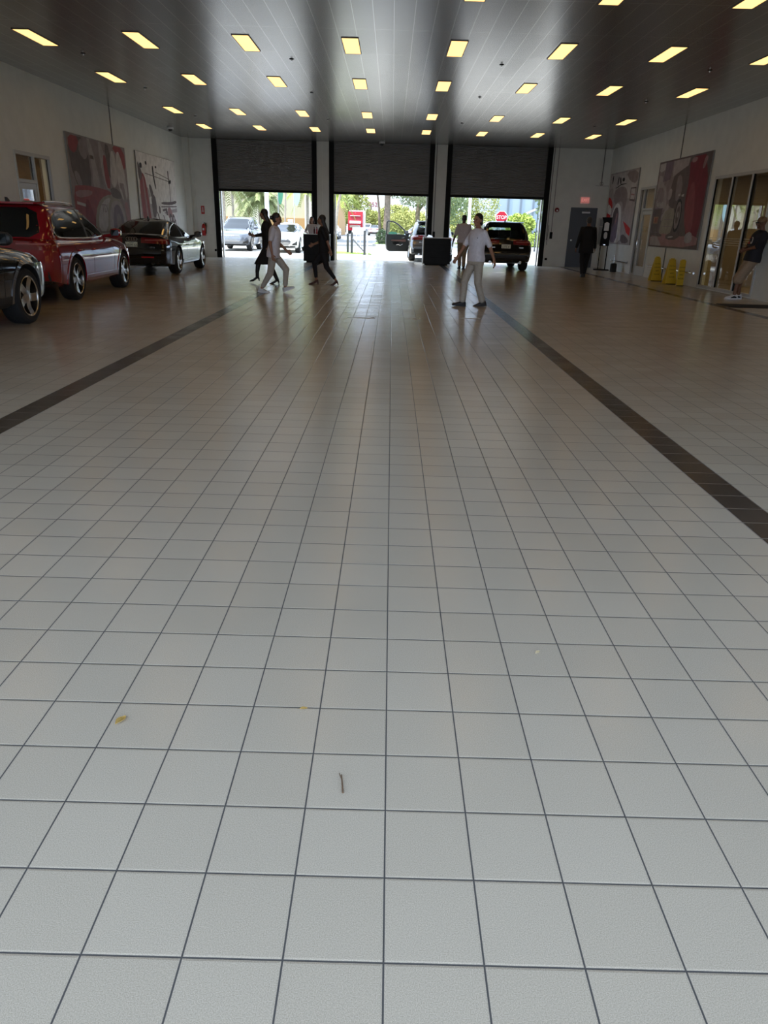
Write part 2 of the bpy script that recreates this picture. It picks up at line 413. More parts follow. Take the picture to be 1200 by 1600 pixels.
# ------------------------------------------------------------------ ceiling fittings
ORD = ['first', 'second', 'third', 'fourth', 'fifth', 'sixth', 'seventh', 'eighth', 'ninth', 'tenth']
M_lamp = mat('warm_diffuser', (1.0, .57, .18), .5, emit=LAMP)
rows = [(27.1, 'row nearest the roller doors'), (23.45, 'second row from the roller doors'), (18.55, 'third row from the roller doors'), (14.87, 'fourth row from the roller doors'), (11.35, 'fifth row from the roller doors'), (7.65, 'row nearest the entrance')]
lp = None
for (y, rn) in rows:
    for k in range(8):
        x = -6.4+1.865*k
        lb = 'warm rectangular ceiling light, %s from the left in the %s' % (ORD[k], rn)
        if lp is None:
            lp = thing('ceiling_light', lb, 'ceiling light', (x, y, CH), 0, 'recessed ceiling lights')
            f_ = MB(); W2, L2 = .15, .61
            for (a0, b0, a1, b1) in ((-W2, -L2, W2, -L2+.012), (-W2, L2-.012, W2, L2), (-W2, -L2, -W2+.012, L2), (W2-.012, -L2, W2, L2)): f_.box(a0, b0, -.012, a1, b1, .0)
            f_.build('frame', mat('lamp_frame', (.06, .06, .055), .5), lp, 0)
            MB().box(-W2+.012, -L2+.012, -.008, W2-.012, L2-.012, 0).build('diffuser', M_lamp, lp, 0)
            continue
        c = copy_tree(lp); c.location = (x, y, CH); c['label'] = lb
sk = None
for j, y in enumerate((16.1, 19.85, 24.6)):
    for i, x in enumerate((-6.06, -2.03, 2.03, 6.05)):
        lb = 'small dark sprinkler head in the ceiling, %s from the left in the %s row' % (ORD[i], ('nearest', 'middle', 'farthest')[j])
        if sk is None:
            sk = thing('ceiling_sprinkler', lb, 'sprinkler', (x, y, CH), 0, 'ceiling sprinklers')
            MB().lathe([(.045, 0), (.045, -.006), (.03, -.010)], 14).build('escutcheon', M_black, sk)
            MB().lathe([(.012, -.010), (.012, -.035), (.025, -.038), (.025, -.042)], 12).build('deflector', M_alu, sk)
        else:
            c = copy_tree(sk); c.location = (x, y, CH); c['label'] = lb
dc = None
for (x, y, lb) in ((-7.71, 27.7, 'white dome camera on the ceiling by the left wall'), (-.47, 30.5, 'white dome camera on the ceiling above the middle roller door')):
    if dc is None:
        dc = thing('dome_camera', lb, 'camera', (x, y, CH), 0, 'ceiling cameras')
        MB().lathe([(.11, 0), (.11, -.05), (.085, -.06)], 20).build('housing', M_white, dc)
        MB().ell((0, 0, -.06), (.075, .075, .07)).build('dome', mat('smoked_dome', (.03, .03, .03), .05), dc)
    else:
        c = copy_tree(dc); c.location = (x, y, CH); c['label'] = lb

# ------------------------------------------------------------------ wall things
def chaikin(p, n=2):
    for _ in range(n):
        q = []
        for i in range(len(p)):
            a, b_ = p[i], p[(i+1) % len(p)]
            q += [(.75*a[0]+.25*b_[0], .75*a[1]+.25*b_[1]), (.25*a[0]+.75*b_[0], .25*a[1]+.75*b_[1])]
        p = q
    return p
INK = {'w': (.42, .39, .38), 'l': (.33, .29, .29), 'm': (.23, .19, .185), 'd': (.115, .088, .088), 'k': (.02, .018, .02), 'r': (.24, .055, .06), 'p': (.30, .17, .17), 'R': (.17, .02, .03), 'v': (.16, .12, .15), 'o': (.34, .20, .12), 't': (.27, .24, .19), 'W': (.60, .58, .56), 'S': (.45, .03, .03)}
def poster(label, X, ya, yb, z0, z1, flip, shapes, base, texts=()):
    """printed banner on a wall; shapes in u,v (u from the left as seen from the room)"""
    s = 1 if X < 0 else -1
    o = thing('wall_banner', label, 'banner', (X, (ya+yb)/2, z0), 0, 'printed banners on the side walls')
    W_, H_ = abs(yb-ya), z1-z0
    def P(u, v): return ((-W_/2+u*W_) if s > 0 else (W_/2-u*W_), v*H_)
    MB().box(min(0, s*.04), -W_/2, 0, max(0, s*.04), W_/2, H_).build('panel', mat('banner_edge', (.24, .24, .23), .5), o, 0)
    keys = sorted(set([base]+[q[0] for q in shapes])); b = MB()
    m_ = .008
    b.box(s*.040 if s > 0 else -.0412, -W_/2+m_, m_, .0412 if s > 0 else -.040, W_/2-m_, H_-m_, keys.index(base))
    for i, (c, poly, sm) in enumerate(shapes):
        pts = chaikin(poly, 1) if sm else poly
        pts = [P(min(max(u, .004), .996), min(max(v, .004), .996)) for (u, v) in pts]
        d = .0413+.0002*i
        n = len(pts); fc = tuple(range(n))
        b.add([(s*d, p[0], p[1]) for p in pts], [fc], keys.index(c))
    b.build('print', [mat('ink_'+q, tuple(min(.8, c*1.3) for c in INK[q]), .6, spec=.15, noise=.14, nscale=5) for q in keys], o, 0, fix=False)
    for (body, u, v, size, c) in texts:
        q = P(u, v)
        text('lettering', body, size, mat('ink_'+c, INK[c], .42), o, (s*.052, q[0], q[1]), (0, s, 0), (0, 0, 1), .001)
    return o
# near left: racing car close-up
S_ = [('d', [(.05, .52), (.0, .98), (.3, .98), (.34, .5), (.2, .45)], 1), ('r', [(.03, .98), (.02, .84), (.12, .80), (.2, .98)], 1), ('m', [(.18, .96), (.17, .82), (.26, .75), (.33, .86), (.3, .98)], 1),
      ('l', [(.30, .99), (.37, .99), (.48, .5), (.40, .44), (.34, .52), (.36, .68)], 1), ('m', [(.39, .99), (.46, .99), (.55, .5), (.5, .48)], 1), ('l', [(.48, .99), (.55, .99), (.66, .62), (.62, .48), (.55, .5)], 1),
      ('r', [(.55, .85), (.62, .86), (.66, .5), (.57, .5)], 1), ('d', [(.60, .99), (.70, .97), (.68, .6), (.63, .66)], 1), ('r', [(.72, .99), (.98, .99), (.98, .7), (.86, .86)], 1), ('m', [(.05, .62), (.12, .64), (.18, .50), (.12, .46)], 1),
      ('w', [(.70, .92), (.78, .93), (.80, .6), (.72, .50), (.66, .58)], 1), ('w', [(.84, .98), (.93, .80), (.97, .56), (.97, .4), (.88, .36), (.80, .55), (.78, .76)], 1), ('m', [(.83, .58), (.91, .58), (.91, .54), (.97, .28), (.92, .27), (.86, .5), (.83, .52)], 0),
      ('r', [(.02, .48), (.02, .05), (.3, .02), (.62, .40), (.66, .47), (.35, .5), (.15, .5)], 1), ('p', [(.04, .44), (.32, .46), (.30, .40), (.06, .36)], 1), ('R', [(.22, .40), (.3, .2), (.36, .05), (.18, .05), (.16, .25)], 1),
      ('t', [(.30, .02), (.34, .24), (.44, .38), (.62, .44), (.78, .41), (.86, .30), (.9, .02)], 1), ('w', [(.38, .22), (.48, .36), (.64, .41), (.56, .30), (.52, .02), (.36, .02)], 1),
      ('l', [(.56, .02), (.58, .22), (.64, .35), (.76, .38), (.86, .30), (.92, .02)], 1), ('v', [(.63, .02), (.64, .20), (.69, .32), (.77, .33), (.83, .24), (.86, .02)], 1), ('m', [(.70, .02), (.70, .16), (.74, .24), (.79, .18), (.80, .02)], 1),
      ('p', [(.88, .36), (.98, .36), (.98, .02), (.92, .02), (.9, .22)], 1), ('w', [(.05, .33), (.18, .31), (.18, .28), (.05, .30)], 0), ('d', [(.64, .52), (.80, .50), (.86, .40), (.74, .39), (.64, .42)], 1)]
poster('large red and grey racing car banner on the left wall, nearer one', XL, 19.77, 24.0, .98, 3.34, 0, S_, 'm', [('TDI', .50, .27, .30, 'm'), ('1000', .36, .80, .14, 'd')])
# far left: pit crew drawing
S_ = [('l', [(.02, .02), (.02, .6), (.3, .55), (.35, .02)], 1), ('r', [(.03, .72), (.12, .76), (.19, .66), (.24, .3), (.26, .04), (.06, .04)], 1), ('p', [(.10, .70), (.14, .70), (.20, .1), (.16, .1)], 1), ('d', [(.02, .9), (.08, .8), (.12, .72), (.05, .62), (.02, .7)], 1),
      ('d', [(.24, .60), (.30, .62), (.36, .48), (.30, .42)], 1), ('d', [(.28, .45), (.38, .50), (.42, .30), (.36, .16), (.30, .2)], 1), ('W', [(.24, .44), (.28, .46), (.29, .36), (.25, .36)], 0), ('k', [(.36, .86), (.40, .86), (.40, .74), (.44, .56), (.41, .56), (.37, .72)], 1),
      ('k', [(.06, .86), (.12, .87), (.12, .80), (.07, .80)], 1), ('k', [(.20, .90), (.24, .90), (.24, .85), (.20, .86)], 1), ('k', [(.44, .87), (.48, .87), (.48, .84), (.44, .84)], 1), ('d', [(.18, .75), (.80, .70), (.80, .69), (.18, .74)], 0), ('d', [(.44, .79), (.82, .73), (.82, .72), (.44, .78)], 0),
      ('d', [(.77, .84), (.80, .84), (.80, .66), (.78, .66)], 0), ('k', [(.78, .70), (.86, .73), (.85, .67), (.79, .66)], 1), ('d', [(.80, .67), (.815, .67), (.815, .38), (.80, .38)], 0),
      ('d', [(.53, .34), (.98, .36), (.98, .345), (.53, .325)], 0), ('d', [(.54, .40), (.80, .41), (.98, .44), (.98, .40), (.80, .365), (.54, .365)], 1), ('l', [(.60, .26), (.98, .33), (.98, .27), (.62, .24)], 0), ('d', [(.56, .30), (.68, .32), (.70, .22), (.66, .22), (.64, .28), (.56, .27)], 0),
      ('p', [(.70, .33), (.80, .33), (.84, .22), (.78, .16), (.70, .2)], 1), ('d', [(.74, .24), (.80, .25), (.86, .10), (.74, .09)], 1), ('w', [(.77, .20), (.80, .20), (.81, .14), (.77, .14)], 1), ('d', [(.82, .24), (.88, .24), (.92, .12), (.84, .10)], 1), ('w', [(.85, .20), (.88, .2), (.89, .14), (.85, .14)], 1),
      ('d', [(.40, .26), (.42, .26), (.52, .06), (.50, .04)], 0), ('d', [(.56, .22), (.58, .22), (.66, .05), (.64, .05)], 0), ('d', [(.46, .34), (.50, .34), (.50, .24), (.46, .24)], 1), ('l', [(.28, .16), (.40, .2), (.44, .04), (.30, .03)], 1), ('p', [(.86, .05), (.98, .08), (.98, .02), (.86, .02)], 1), ('d', [(.91, .16), (.925, .16), (.93, .08), (.91, .08)], 0)]
poster('pale banner sketched with red and grey pit crew on the left wall, farther one', XL, 24.97, 29.28, 1.0, 3.37, 0, S_, 'W')
# right wall: near the corner, tyre and bodywork (far end on the left)
S_ = [('w', [(.02, .98), (.98, .98), (.98, .6), (.02, .7)], 0), ('m', [(.55, .98), (.98, .98), (.98, .80), (.75, .84)], 1), ('l', [(.02, .78), (.14, .80), (.2, .70), (.3, .66), (.3, .62), (.02, .66)], 1), ('S', [(.02, .68), (.16, .62), (.22, .52), (.18, .50), (.02, .58)], 1), ('W', [(.02, .58), (.18, .52), (.2, .40), (.02, .44)], 1), ('S', [(.02, .44), (.17, .41), (.17, .26), (.02, .26)], 0),
      ('m', [(.2, .74), (.4, .80), (.62, .78), (.74, .66), (.66, .46), (.6, .44), (.58, .58), (.45, .60), (.28, .54)], 1), ('W', [(.24, .02), (.22, .40), (.30, .54), (.42, .58), (.56, .50), (.62, .2), (.66, .02)], 1), ('d', [(.26, .2), (.26, .42), (.34, .52), (.46, .50), (.5, .3), (.5, .02), (.26, .02)], 1), ('v', [(.28, .02), (.32, .24), (.42, .42), (.48, .30), (.5, .02)], 1), ('p', [(.38, .26), (.40, .44), (.46, .42), (.42, .28)], 1),
      ('l', [(.66, .46), (.76, .64), (.98, .62), (.98, .02), (.76, .02), (.66, .3)], 1), ('S', [(.68, .32), (.78, .29), (.96, .22), (.96, .12), (.84, .16)], 0), ('d', [(.68, .16), (.94, .08), (.94, .02), (.66, .02)], 1), ('d', [(.80, .76), (.98, .76), (.98, .57), (.80, .59)], 0), ('w', [(.82, .745), (.96, .74), (.96, .60), (.82, .61)], 0), ('p', [(.83, .68), (.95, .67), (.95, .65), (.83, .66)], 0),
      ('k', [(.08, .96), (.13, .97), (.12, .86), (.09, .84)], 1), ('k', [(.30, .93), (.34, .94), (.33, .82), (.29, .82)], 1), ('k', [(.36, .92), (.40, .93), (.44, .84), (.40, .82)], 1), ('k', [(.46, .91), (.54, .91), (.55, .86), (.47, .86)], 1), ('k', [(.26, .79), (.44, .83), (.62, .83), (.62, .82), (.44, .815), (.26, .775)], 0)]
poster('grey and red banner of a tyre beside the glazed door on the right wall', XR, 30.66, 27.22, .95, 3.44, 1, S_, 'l')
# right wall: mechanic and wheel
S_ = [('m', [(.02, .98), (.45, .98), (.45, .4), (.02, .4)], 0), ('w', [(.02, .97), (.14, .98), (.14, .90), (.06, .88), (.02, .90)], 0), ('v', [(.15, .98), (.30, .98), (.28, .78), (.13, .76)], 0), ('l', [(.31, .98), (.62, .98), (.60, .90), (.42, .84), (.32, .80)], 0), ('l', [(.02, .84), (.11, .84), (.14, .74), (.22, .70), (.28, .50), (.26, .42), (.02, .5)], 1), ('m', [(.03, .70), (.18, .70), (.2, .5), (.03, .52)], 1),
      ('d', [(.34, .80), (.42, .84), (.66, .90), (.68, .55), (.60, .44), (.42, .44), (.30, .50)], 1), ('m', [(.42, .80), (.5, .82), (.56, .66), (.5, .52), (.44, .54)], 1), ('l', [(.28, .66), (.36, .68), (.36, .56), (.28, .54)], 1), ('R', [(.62, .98), (.98, .98), (.98, .04), (.80, .04), (.70, .3), (.64, .50), (.66, .75)], 1), ('r', [(.70, .70), (.78, .72), (.86, .30), (.82, .12), (.72, .22), (.66, .40)], 1), ('p', [(.88, .96), (.94, .96), (.90, .84), (.86, .84)], 1), ('p', [(.66, .97), (.76, .97), (.74, .92), (.66, .92)], 1),
      ('l', [(.26, .42), (.3, .52), (.35, .46), (.30, .30), (.22, .30), (.2, .36)], 1), ('t', [(.26, .40), (.34, .45), (.48, .45), (.48, .2), (.36, .10), (.22, .14), (.2, .22)], 1), ('m', [(.28, .33), (.46, .33), (.46, .32), (.28, .32)], 0), ('m', [(.26, .25), (.46, .25), (.46, .24), (.26, .24)], 0), ('v', [(.02, .46), (.22, .46), (.2, .17), (.02, .17)], 0), ('d', [(.03, .45), (.205, .45), (.185, .18), (.03, .18)], 0), ('o', [(.05, .36), (.15, .36), (.14, .28), (.05, .28)], 0), ('R', [(.08, .35), (.10, .35), (.10, .29), (.08, .29)], 0), ('R', [(.115, .35), (.13, .35), (.13, .29), (.115, .29)], 0),
      ('k', [(.50, .54), (.58, .55), (.62, .40), (.60, .22), (.52, .16), (.47, .30)], 1), ('m', [(.51, .51), (.58, .52), (.60, .38), (.58, .24), (.52, .20), (.49, .32)], 1), ('d', [(.53, .46), (.57, .47), (.58, .38), (.56, .28), (.53, .27), (.51, .36)], 1), ('l', [(.535, .41), (.56, .41), (.565, .35), (.54, .34)], 1), ('w', [(.50, .60), (.54, .61), (.54, .58), (.50, .58)], 0), ('w', [(.56, .59), (.61, .60), (.61, .57), (.57, .57)], 0),
      ('p', [(.02, .14), (.3, .17), (.6, .13), (.98, .16), (.98, .02), (.02, .02)], 1), ('l', [(.03, .12), (.18, .13), (.30, .02), (.04, .02)], 0), ('d', [(.02, .18), (.28, .16), (.28, .12), (.02, .14)], 1), ('d', [(.36, .16), (.66, .2), (.62, .10), (.38, .09)], 1), ('w', [(.42, .13), (.52, .14), (.52, .12), (.42, .115)], 1), ('l', [(.74, .16), (.86, .2), (.9, .08), (.76, .06)], 1)]
poster('dark red banner of a mechanic and wheel between glazed door and window', XR, 25.22, 21.16, .96, 3.44, 1, S_, 'd', [('Service', .14, .515, .21, 'w')])

def extinguisher():
    o = thing('fire_extinguisher', 'red fire extinguisher hung on the back wall left of the roller doors', 'fire extinguisher', (-7.54, YB-.10, .82))
    MB().lathe([(.0, 0), (.07, 0), (.078, .02), (.078, .34), (.06, .40), (.028, .43), (.028, .45)], 18).build('cylinder', M_red, o)
    MB().lathe([(.022, .45), (.022, .49)], 12).box(-.012, -.12, .49, .012, .03, .505).box(-.012, -.10, .52, .012, .03, .532).build('valve_handle', M_alu, o)
    MB().tube([(.02, 0, .47), (.09, -.02, .46), (.12, -.02, .36), (.10, -.03, .16), (.085, -.03, .08)], [.012, .012, .012, .013, .02]).build('hose', M_rubber, o)
    MB().box(-.05, .07, .1, .05, .10, .42).build('bracket', M_black, o)
    MB().box(-.035, -.0805, .20, .035, -.076, .28).build('paper_label', M_white, o)
extinguisher()
o = MB().box(-7.62, YB-.012, 1.62, -7.49, YB, 1.92).build('fire_extinguisher_sign', M_red, None, 0)
tag(o, 'red and white arrow sign above the fire extinguisher', 'sign')
MB().prism([(-7.573, 1.88), (-7.537, 1.88), (-7.537, 1.74), (-7.515, 1.74), (-7.555, 1.66), (-7.595, 1.74), (-7.573, 1.74)], YB-.0145, YB-.0125, 'XZ').build('arrow', M_white, o, 0)
tag(MB().tube([(-8.03, YB-.05, 1.72), (-7.87, YB-.22, .012)], .017).build('broom_pole', M_black), 'thin black pole leaning in the left back corner', 'pole')
o = thing('exit_sign', 'lit red exit sign above the grey steel door', 'sign', (7.575, YB, 2.39))
MB().box(-.17, -.05, 0, .17, 0, .22).build('housing', mat('exit_red_glow', (.62, .22, .20), .4, emit=.10), o)
text('lettering', 'EXIT', .15, mat('exit_letters', (.9, .35, .3), .4, emit=.2), o, (0, -.052, .11), (1, 0, 0), (0, 0, 1))
o = thing('fire_alarm_horn', 'round red fire alarm with white strobe on the back wall', 'alarm', (6.51, YB, 2.12))
MB().lathe([(.085, 0), (.085, -.05), (.07, -.07)], 18, axis='Y').build('body', mat('alarm_red', (.22, .02, .02), .4), o)
MB().cbox((0, -.08, -.02), (.06, .03, .06)).build('strobe', M_white, o)
o = thing('door_operator', 'grey conduit with pull chain right of the right roller door', 'conduit', (6.27, YB-.03, 0))
MB().tube([(-.07, 0, CH), (-.07, 0, 1.0)], .014).tube([(.10, 0, CH), (.10, 0, 1.15)], .012).build('conduit_pipe', mat('conduit_grey', (.2, .2, .19), .5), o)
MB().box(.05, -.04, 1.05, .15, .02, 1.30).build('push_button_box', M_black, o)
MB().tube([(-.03, -.03, 1.55), (-.05, -.04, .82)], .008).build('pull_chain', M_black, o)
tag(MB().box(6.22, YB-.05, .24, 6.31, YB, .32).build('photo_eye', M_black), 'small black sensor low beside the right roller door', 'sensor')
tag(MB().box(-7.16, YB-.05, .24, -7.09, YB, .32).build('photo_eye', M_black), 'small black sensor low beside the left roller door', 'sensor')
o = thing('door_operator', 'grey conduit on the pier between middle and right roller doors', 'conduit', (1.66, YB-.03, 0))
MB().tube([(0, 0, CH), (0, 0, 1.0)], .014).build('conduit_pipe', mat('conduit_grey', (.2, .2, .19), .5), o)
MB().box(-.03, -.04, .98, .06, .02, 1.2).build('push_button_box', M_black, o)
o = thing('sprinkler_pipe', 'grey pipe with wheel bracket high in the right back corner', 'pipe', (8.13, YB-.05, 3.0))
MB().tube([(0, 0, CH-3.0), (0, 0, .06)], .02).build('riser', mat('conduit_grey', (.2, .2, .19), .5), o)
MB().tube([(-.22, 0, .03), (.30, 0, .03)], .018).build('crossbar', M_trim, o)
MB().torus((0, -.02, .10), .06, .012, 'Y').build('hand_wheel', M_alu, o)
# cabinet in the corner
o = thing('wall_cabinet', 'pale glass fronted cabinet in the right back corner behind the black stand', 'cabinet', (8.31, YB, .87))
MB().box(-.11, -.20, 0, .11, -.002, 1.0).build('case', M_trim, o)
MB().box(-.09, -.212, .04, .09, -.201, .66).build('door_pane', mat('cabinet_glass', (.35, .38, .38), .12), o)
MB().box(-.09, -.212, .70, .09, -.201, .96).build('upper_pane', mat('cabinet_glass', (.35, .38, .38), .12), o)
# black sanitiser stand
o = thing('sanitizer_stand', 'black board stand with dispenser and notice near the right back corner', 'stand', (8.02, 29.0, 0), R(-12))
MB().box(-.28, -.20, 0, .28, -.12, .035).box(-.28, .12, 0, .28, .2, .035).box(-.27, -.2, .0, -.2, .2, .03).box(.2, -.2, 0, .27, .2, .03).build('base', M_black, o)
for x in (-.13, .13): MB().box(x-.018, -.02, .03, x+.018, .02, .90).build('post', M_black, o)
MB().prism([(-.17, .87), (.17, .87), (.17, 1.87), (-.19, 1.87), (-.13, 1.70)], -.03, .0, 'XZ').build('board', M_black, o)
MB().prism([(-.08, 1.40), (.09, 1.40), (.09, 1.66), (.03, 1.70), (-.02, 1.70), (-.08, 1.66)], -.035, -.031, 'XZ').build('notice', M_white, o)
MB().prism(chaikin([(-.06, 1.12), (.06, 1.12), (.06, 1.36), (-.06, 1.36)]), -.12, -.031, 'XZ').build('dispenser', mat('dispenser_white', (.6, .58, .55), .35), o)
MB().cbox((0, -.035, .91), (.07, .006, .02)).build('maker_plate', M_alu, o)
# low chrome rails and the bits beside them
def rail(label, y0, y1, grp):
    o = thing('chrome_rail', label, 'rail', (XR, (y0+y1)/2, 0), 0, grp); h = (y1-y0)/2
    MB().tube([(-.12, -h, .37), (-.12, h, .37)], .022, 12).build('tube', M_chrome, o)
    for s in (-1, 1): MB().lathe([(.030, 0), (.036, .008), (.036, .022), (.030, .03)], 14, axis='Y', o=(-.12, s*h-.015, .37)).build('end_cap', M_chrome, o)
    for s in (-.7, .7): MB().tube([(0, s*h, .37), (-.12, s*h, .37)], .014).lathe([(.04, 0), (.04, -.01)], 12, axis='X', o=(0, s*h, .37)).build('wall_bracket', M_chrome, o)
rail('low chrome rail on the right wall behind the yellow signs', 20.9, 24.7, 'chrome bumper rails')
rail('low chrome rail on the right wall behind the black stand', 26.95, 28.9, 'chrome bumper rails')
o = thing('pump_canister', 'small black canister with pump on the floor by the right wall', 'canister', (8.16, 27.9, 0))
MB().lathe([(.0, 0), (.11, 0), (.115, .02), (.115, .26), (.09, .30), (.03, .31)], 18).build('tub', M_rubber, o)
MB().tube([(0, 0, .30), (0, 0, .52)], .014).ell((0, 0, .56), (.03, .03, .04)).build('pump', M_alu, o)
# wet floor signs
M_yel = mat('yellow_plastic', (.62, .40, .02), .45)
def wet_sign(label, y, folded=False):
    o = thing('caution_sign', label, 'sign', (8.13, y, 0), 0, 'yellow floor signs along the right wall')
    w0, w1 = (.16, .085) if not folded else (.095, .08)
    dy = .16 if not folded else .03
    for s, nm in ((-1, 'front_leaf'), (1, 'rear_leaf')):
        b = MB()
        # leaf facing -y (towards the entrance), hinged at the top
        y0, y1 = s*dy, s*.02
        b.add([(-w0, y0, 0), (w0, y0, 0), (w1, y1, .68), (-w1, y1, .68), (-w0, y0+s*-.022, 0), (w0, y0+s*-.022, 0), (w1, y1+s*-.018, .68), (-w1, y1+s*-.018, .68)],
              [(0, 1, 2, 3), (7, 6, 5, 4), (0, 4, 5, 1), (1, 5, 6, 2), (2, 6, 7, 3), (3, 7, 4, 0)])
        b.build(nm, M_yel, o, 0)
    MB().box(-.05, -.03, .67, .05, .03, .71).build('hinge_handle', M_yel, o, 0)
    MB().box(-w0, -dy-.012, 0, w0, -dy+.0, .02).build('foot', M_black, o, 0)
    n = Vector((0, -.68, -(dy-.02))).normalized()
    for i, t in enumerate(('CAUTION', 'CUIDADO', 'WET', 'FLOOR')):
        z = .50-i*.10
        yy = -dy+(dy-.02)*z/.68-.004
        text('lettering', t, .038 if i < 2 else .05, M_black, o, (0, yy, z), (1, 0, 0), (0, (dy-.02), .68), .001)
wet_sign('open yellow floor sign, farthest of three along the right wall', 23.3)
wet_sign('open yellow floor sign, middle of three along the right wall', 22.05)
wet_sign('folded narrow yellow floor sign, nearest the big right window', 21.25, True)
# podiums
def podium(label, x, y, w_, h_, edge):
    o = thing('reception_podium', label, 'podium', (x, y, 0), 0, 'dark reception podiums by the roller doors')
    MB().box(-w_/2+.03, -.28, .05, w_/2-.03, .28, h_-.03).build('cabinet', M_pod, o, 0)
    MB().box(-w_/2, -.32, h_-.03, w_/2, .32, h_).build('top', M_white if edge else mat('pale_counter', (.62, .62, .60), .35), o, 0)
    for s in (-1, 1): MB().box(s*w_/2-(.03 if s > 0 else 0), -.30, .05, s*w_/2+(.03 if s < 0 else 0), .30, h_-.03).build('side_panel', M_white if (edge and s < 0) else M_pod, o, 0)
    MB().box(-w_/2+.1, -.24, 0, w_/2-.1, .24, .05).build('plinth', M_black, o, 0)
    b = MB()
    for i in range(1, 4): b.box(-w_/2+.03, -.283, .05+i*(h_-.08)/4-.004, w_/2-.03, -.279, .05+i*(h_-.08)/4+.004)
    b.build('panel_joint', M_black, o, 0)
    return o
podium('dark podium between left and middle roller doors', -2.84, 29.15, .98, 1.02, False)
podium('dark podium with white edges between middle and right roller doors', 1.73, 29.55, 1.06, 1.0, True)
def bottle(label, x, y, m):
    o = thing('drink_bottle', label, 'bottle', (x, y, 1.02), 0, 'bottles on the left podium')
    MB().lathe([(.0, 0), (.034, 0), (.036, .01), (.036, .14), (.014, .19), (.013, .21)], 14).build('body', m, o)
    MB().lathe([(.015, .21), (.015, .235), (0, .236)], 12).build('cap', M_black, o)
bottle('tall dark red bottle on the left podium', -2.93, 29.05, mat('dark_red_bottle', (.09, .01, .015), .2))
bottle('bright red bottle on the left podium', -2.84, 29.07, mat('red_bottle', (.32, .02, .02), .25))
o = thing('desk_scanner', 'small silver device on top of the right podium', 'device', (1.45, 29.55, 1.0))
MB().prism([(-.12, 0), (.12, 0), (.08, .06), (-.04, .09)], -.08, .08, 'XZ').build('case', M_alu, o)
MB().box(-.03, -.02, .06, .03, .02, .10).build('knob', M_black, o)
# mat, floor litter and painted glints
tag(MB().box(6.96, 15.25, .001, XR-.02, 15.95, .012).build('rubber_mat', mat('mat_black', (.010, .010, .010), .9), None, 0), 'black rubber mat on the tiles near the right wall', 'mat')
M_leaf = mat('dry_leaf', (.55, .36, .10), .7, noise=.3, nscale=40)
def leaf(name, label, x, y, s, a, m=M_leaf, long=1.0):
    b = MB(); n = 8; top = []
    for i in range(n):
        t = i/(n-1); wd = .5*math.sin(math.pi*min(max(t, .04), .96))**.8
        top.append((t*long*2-1, wd, .18*math.sin(t*5)+.25))
    vs = [(p[0]*s, p[1]*s*q, (p[2]+abs(q)*.25)*s*.5+.001) for p in top for q in (-1, 0, 1)]
    fs = []
    for i in range(n-1):
        for j in range(2): fs.append((i*3+j, i*3+j+1, i*3+j+4, i*3+j+3))
    me = b.add(vs, fs).mesh(name, m, 0)
    o = bpy.data.objects.new(name, baked(me, [('SOLIDIFY', {'thickness': .0012})])); COL.objects.link(o)
    o.location = (x, y, .0012); o.rotation_euler = (0, 0, a); tag(o, label, 'leaf', 'leaf litter on the floor'); return o
leaf('dry_leaf', 'curled yellow leaf on the tiles at lower left', -.76, 1.73, .022, 1.2)
leaf('dry_leaf', 'tiny yellow leaf scrap left of the centre line of tiles', -.23, 1.81, .012, .3)
leaf('dry_leaf', 'tiny pale leaf scrap right of the centre line of tiles', .55, 2.16, .012, .8, mat('pale_leaf', (.75, .62, .38), .7))
tag(MB().tube([(-.096, 1.53, .004), (-.092, 1.50, .006), (-.088, 1.465, .004)], [.0016, .002, .0028]).tube([(-.092, 1.505, .005), (-.102, 1.533, .007)], [.0014, .001]).build('twig', mat('twig_brown', (.16, .10, .06), .8)), 'thin brown twig lying on the near tiles', 'twig')
for i, (x, y, w_, lb) in enumerate(((-.47, 11.78, .20, 'left of the middle'), (.36, 11.85, .13, 'in the middle'), (1.30, 12.1, .16, 'near the walking woman'))):  # flat white patches painted on the tiles in place of wet glints
    p_ = [(x-w_, y), (x-w_*.3, y+.05), (x+w_*.8, y+.03), (x+w_, y+.16), (x+w_*1.2, y-.02), (x+w_*.5, y-.06), (x-w_*.4, y-.03)]
    tag(MB().prism(p_, .0005, .0015).build('painted_glint', mat('glint_white', (.75, .75, .72), .5), None, 0), 'white glint painted on the far floor, '+lb, 'glint')
# ------------------------------------------------------------------ vehicles
def lerp_tab(tab, x):
    if x <= tab[0][0]: return tab[0][1]
    for (a, va), (b, vb) in zip(tab, tab[1:]):
        if x <= b:
            t = (x-a)/(b-a); t = t*t*(3-2*t)*.5+t*.5
            return va+(vb-va)*t
    return tab[-1][1]
def paint(name, col, metal=0): return mat(name, col, .22 if metal else .12, metal=metal, coat=1, spec=.5)
M_carglass = mat('tinted_car_glass', (.012, .014, .014), .03, spec=.6)
M_clearglass = mat('clear_car_glass', (.75, .82, .80), .0, trans=1.0, ior=1.3)
M_tail = mat('red_lens', (.20, .006, .010), .12, coat=1)
M_tail_hi = mat('red_reflector', (.55, .02, .03), .25)
M_head = mat('head_lens', (.45, .48, .52), .08, coat=1)
M_clad = mat('black_cladding', (.016, .016, .017), .5)
M_int = mat('dark_interior', (.02, .02, .02), .7)

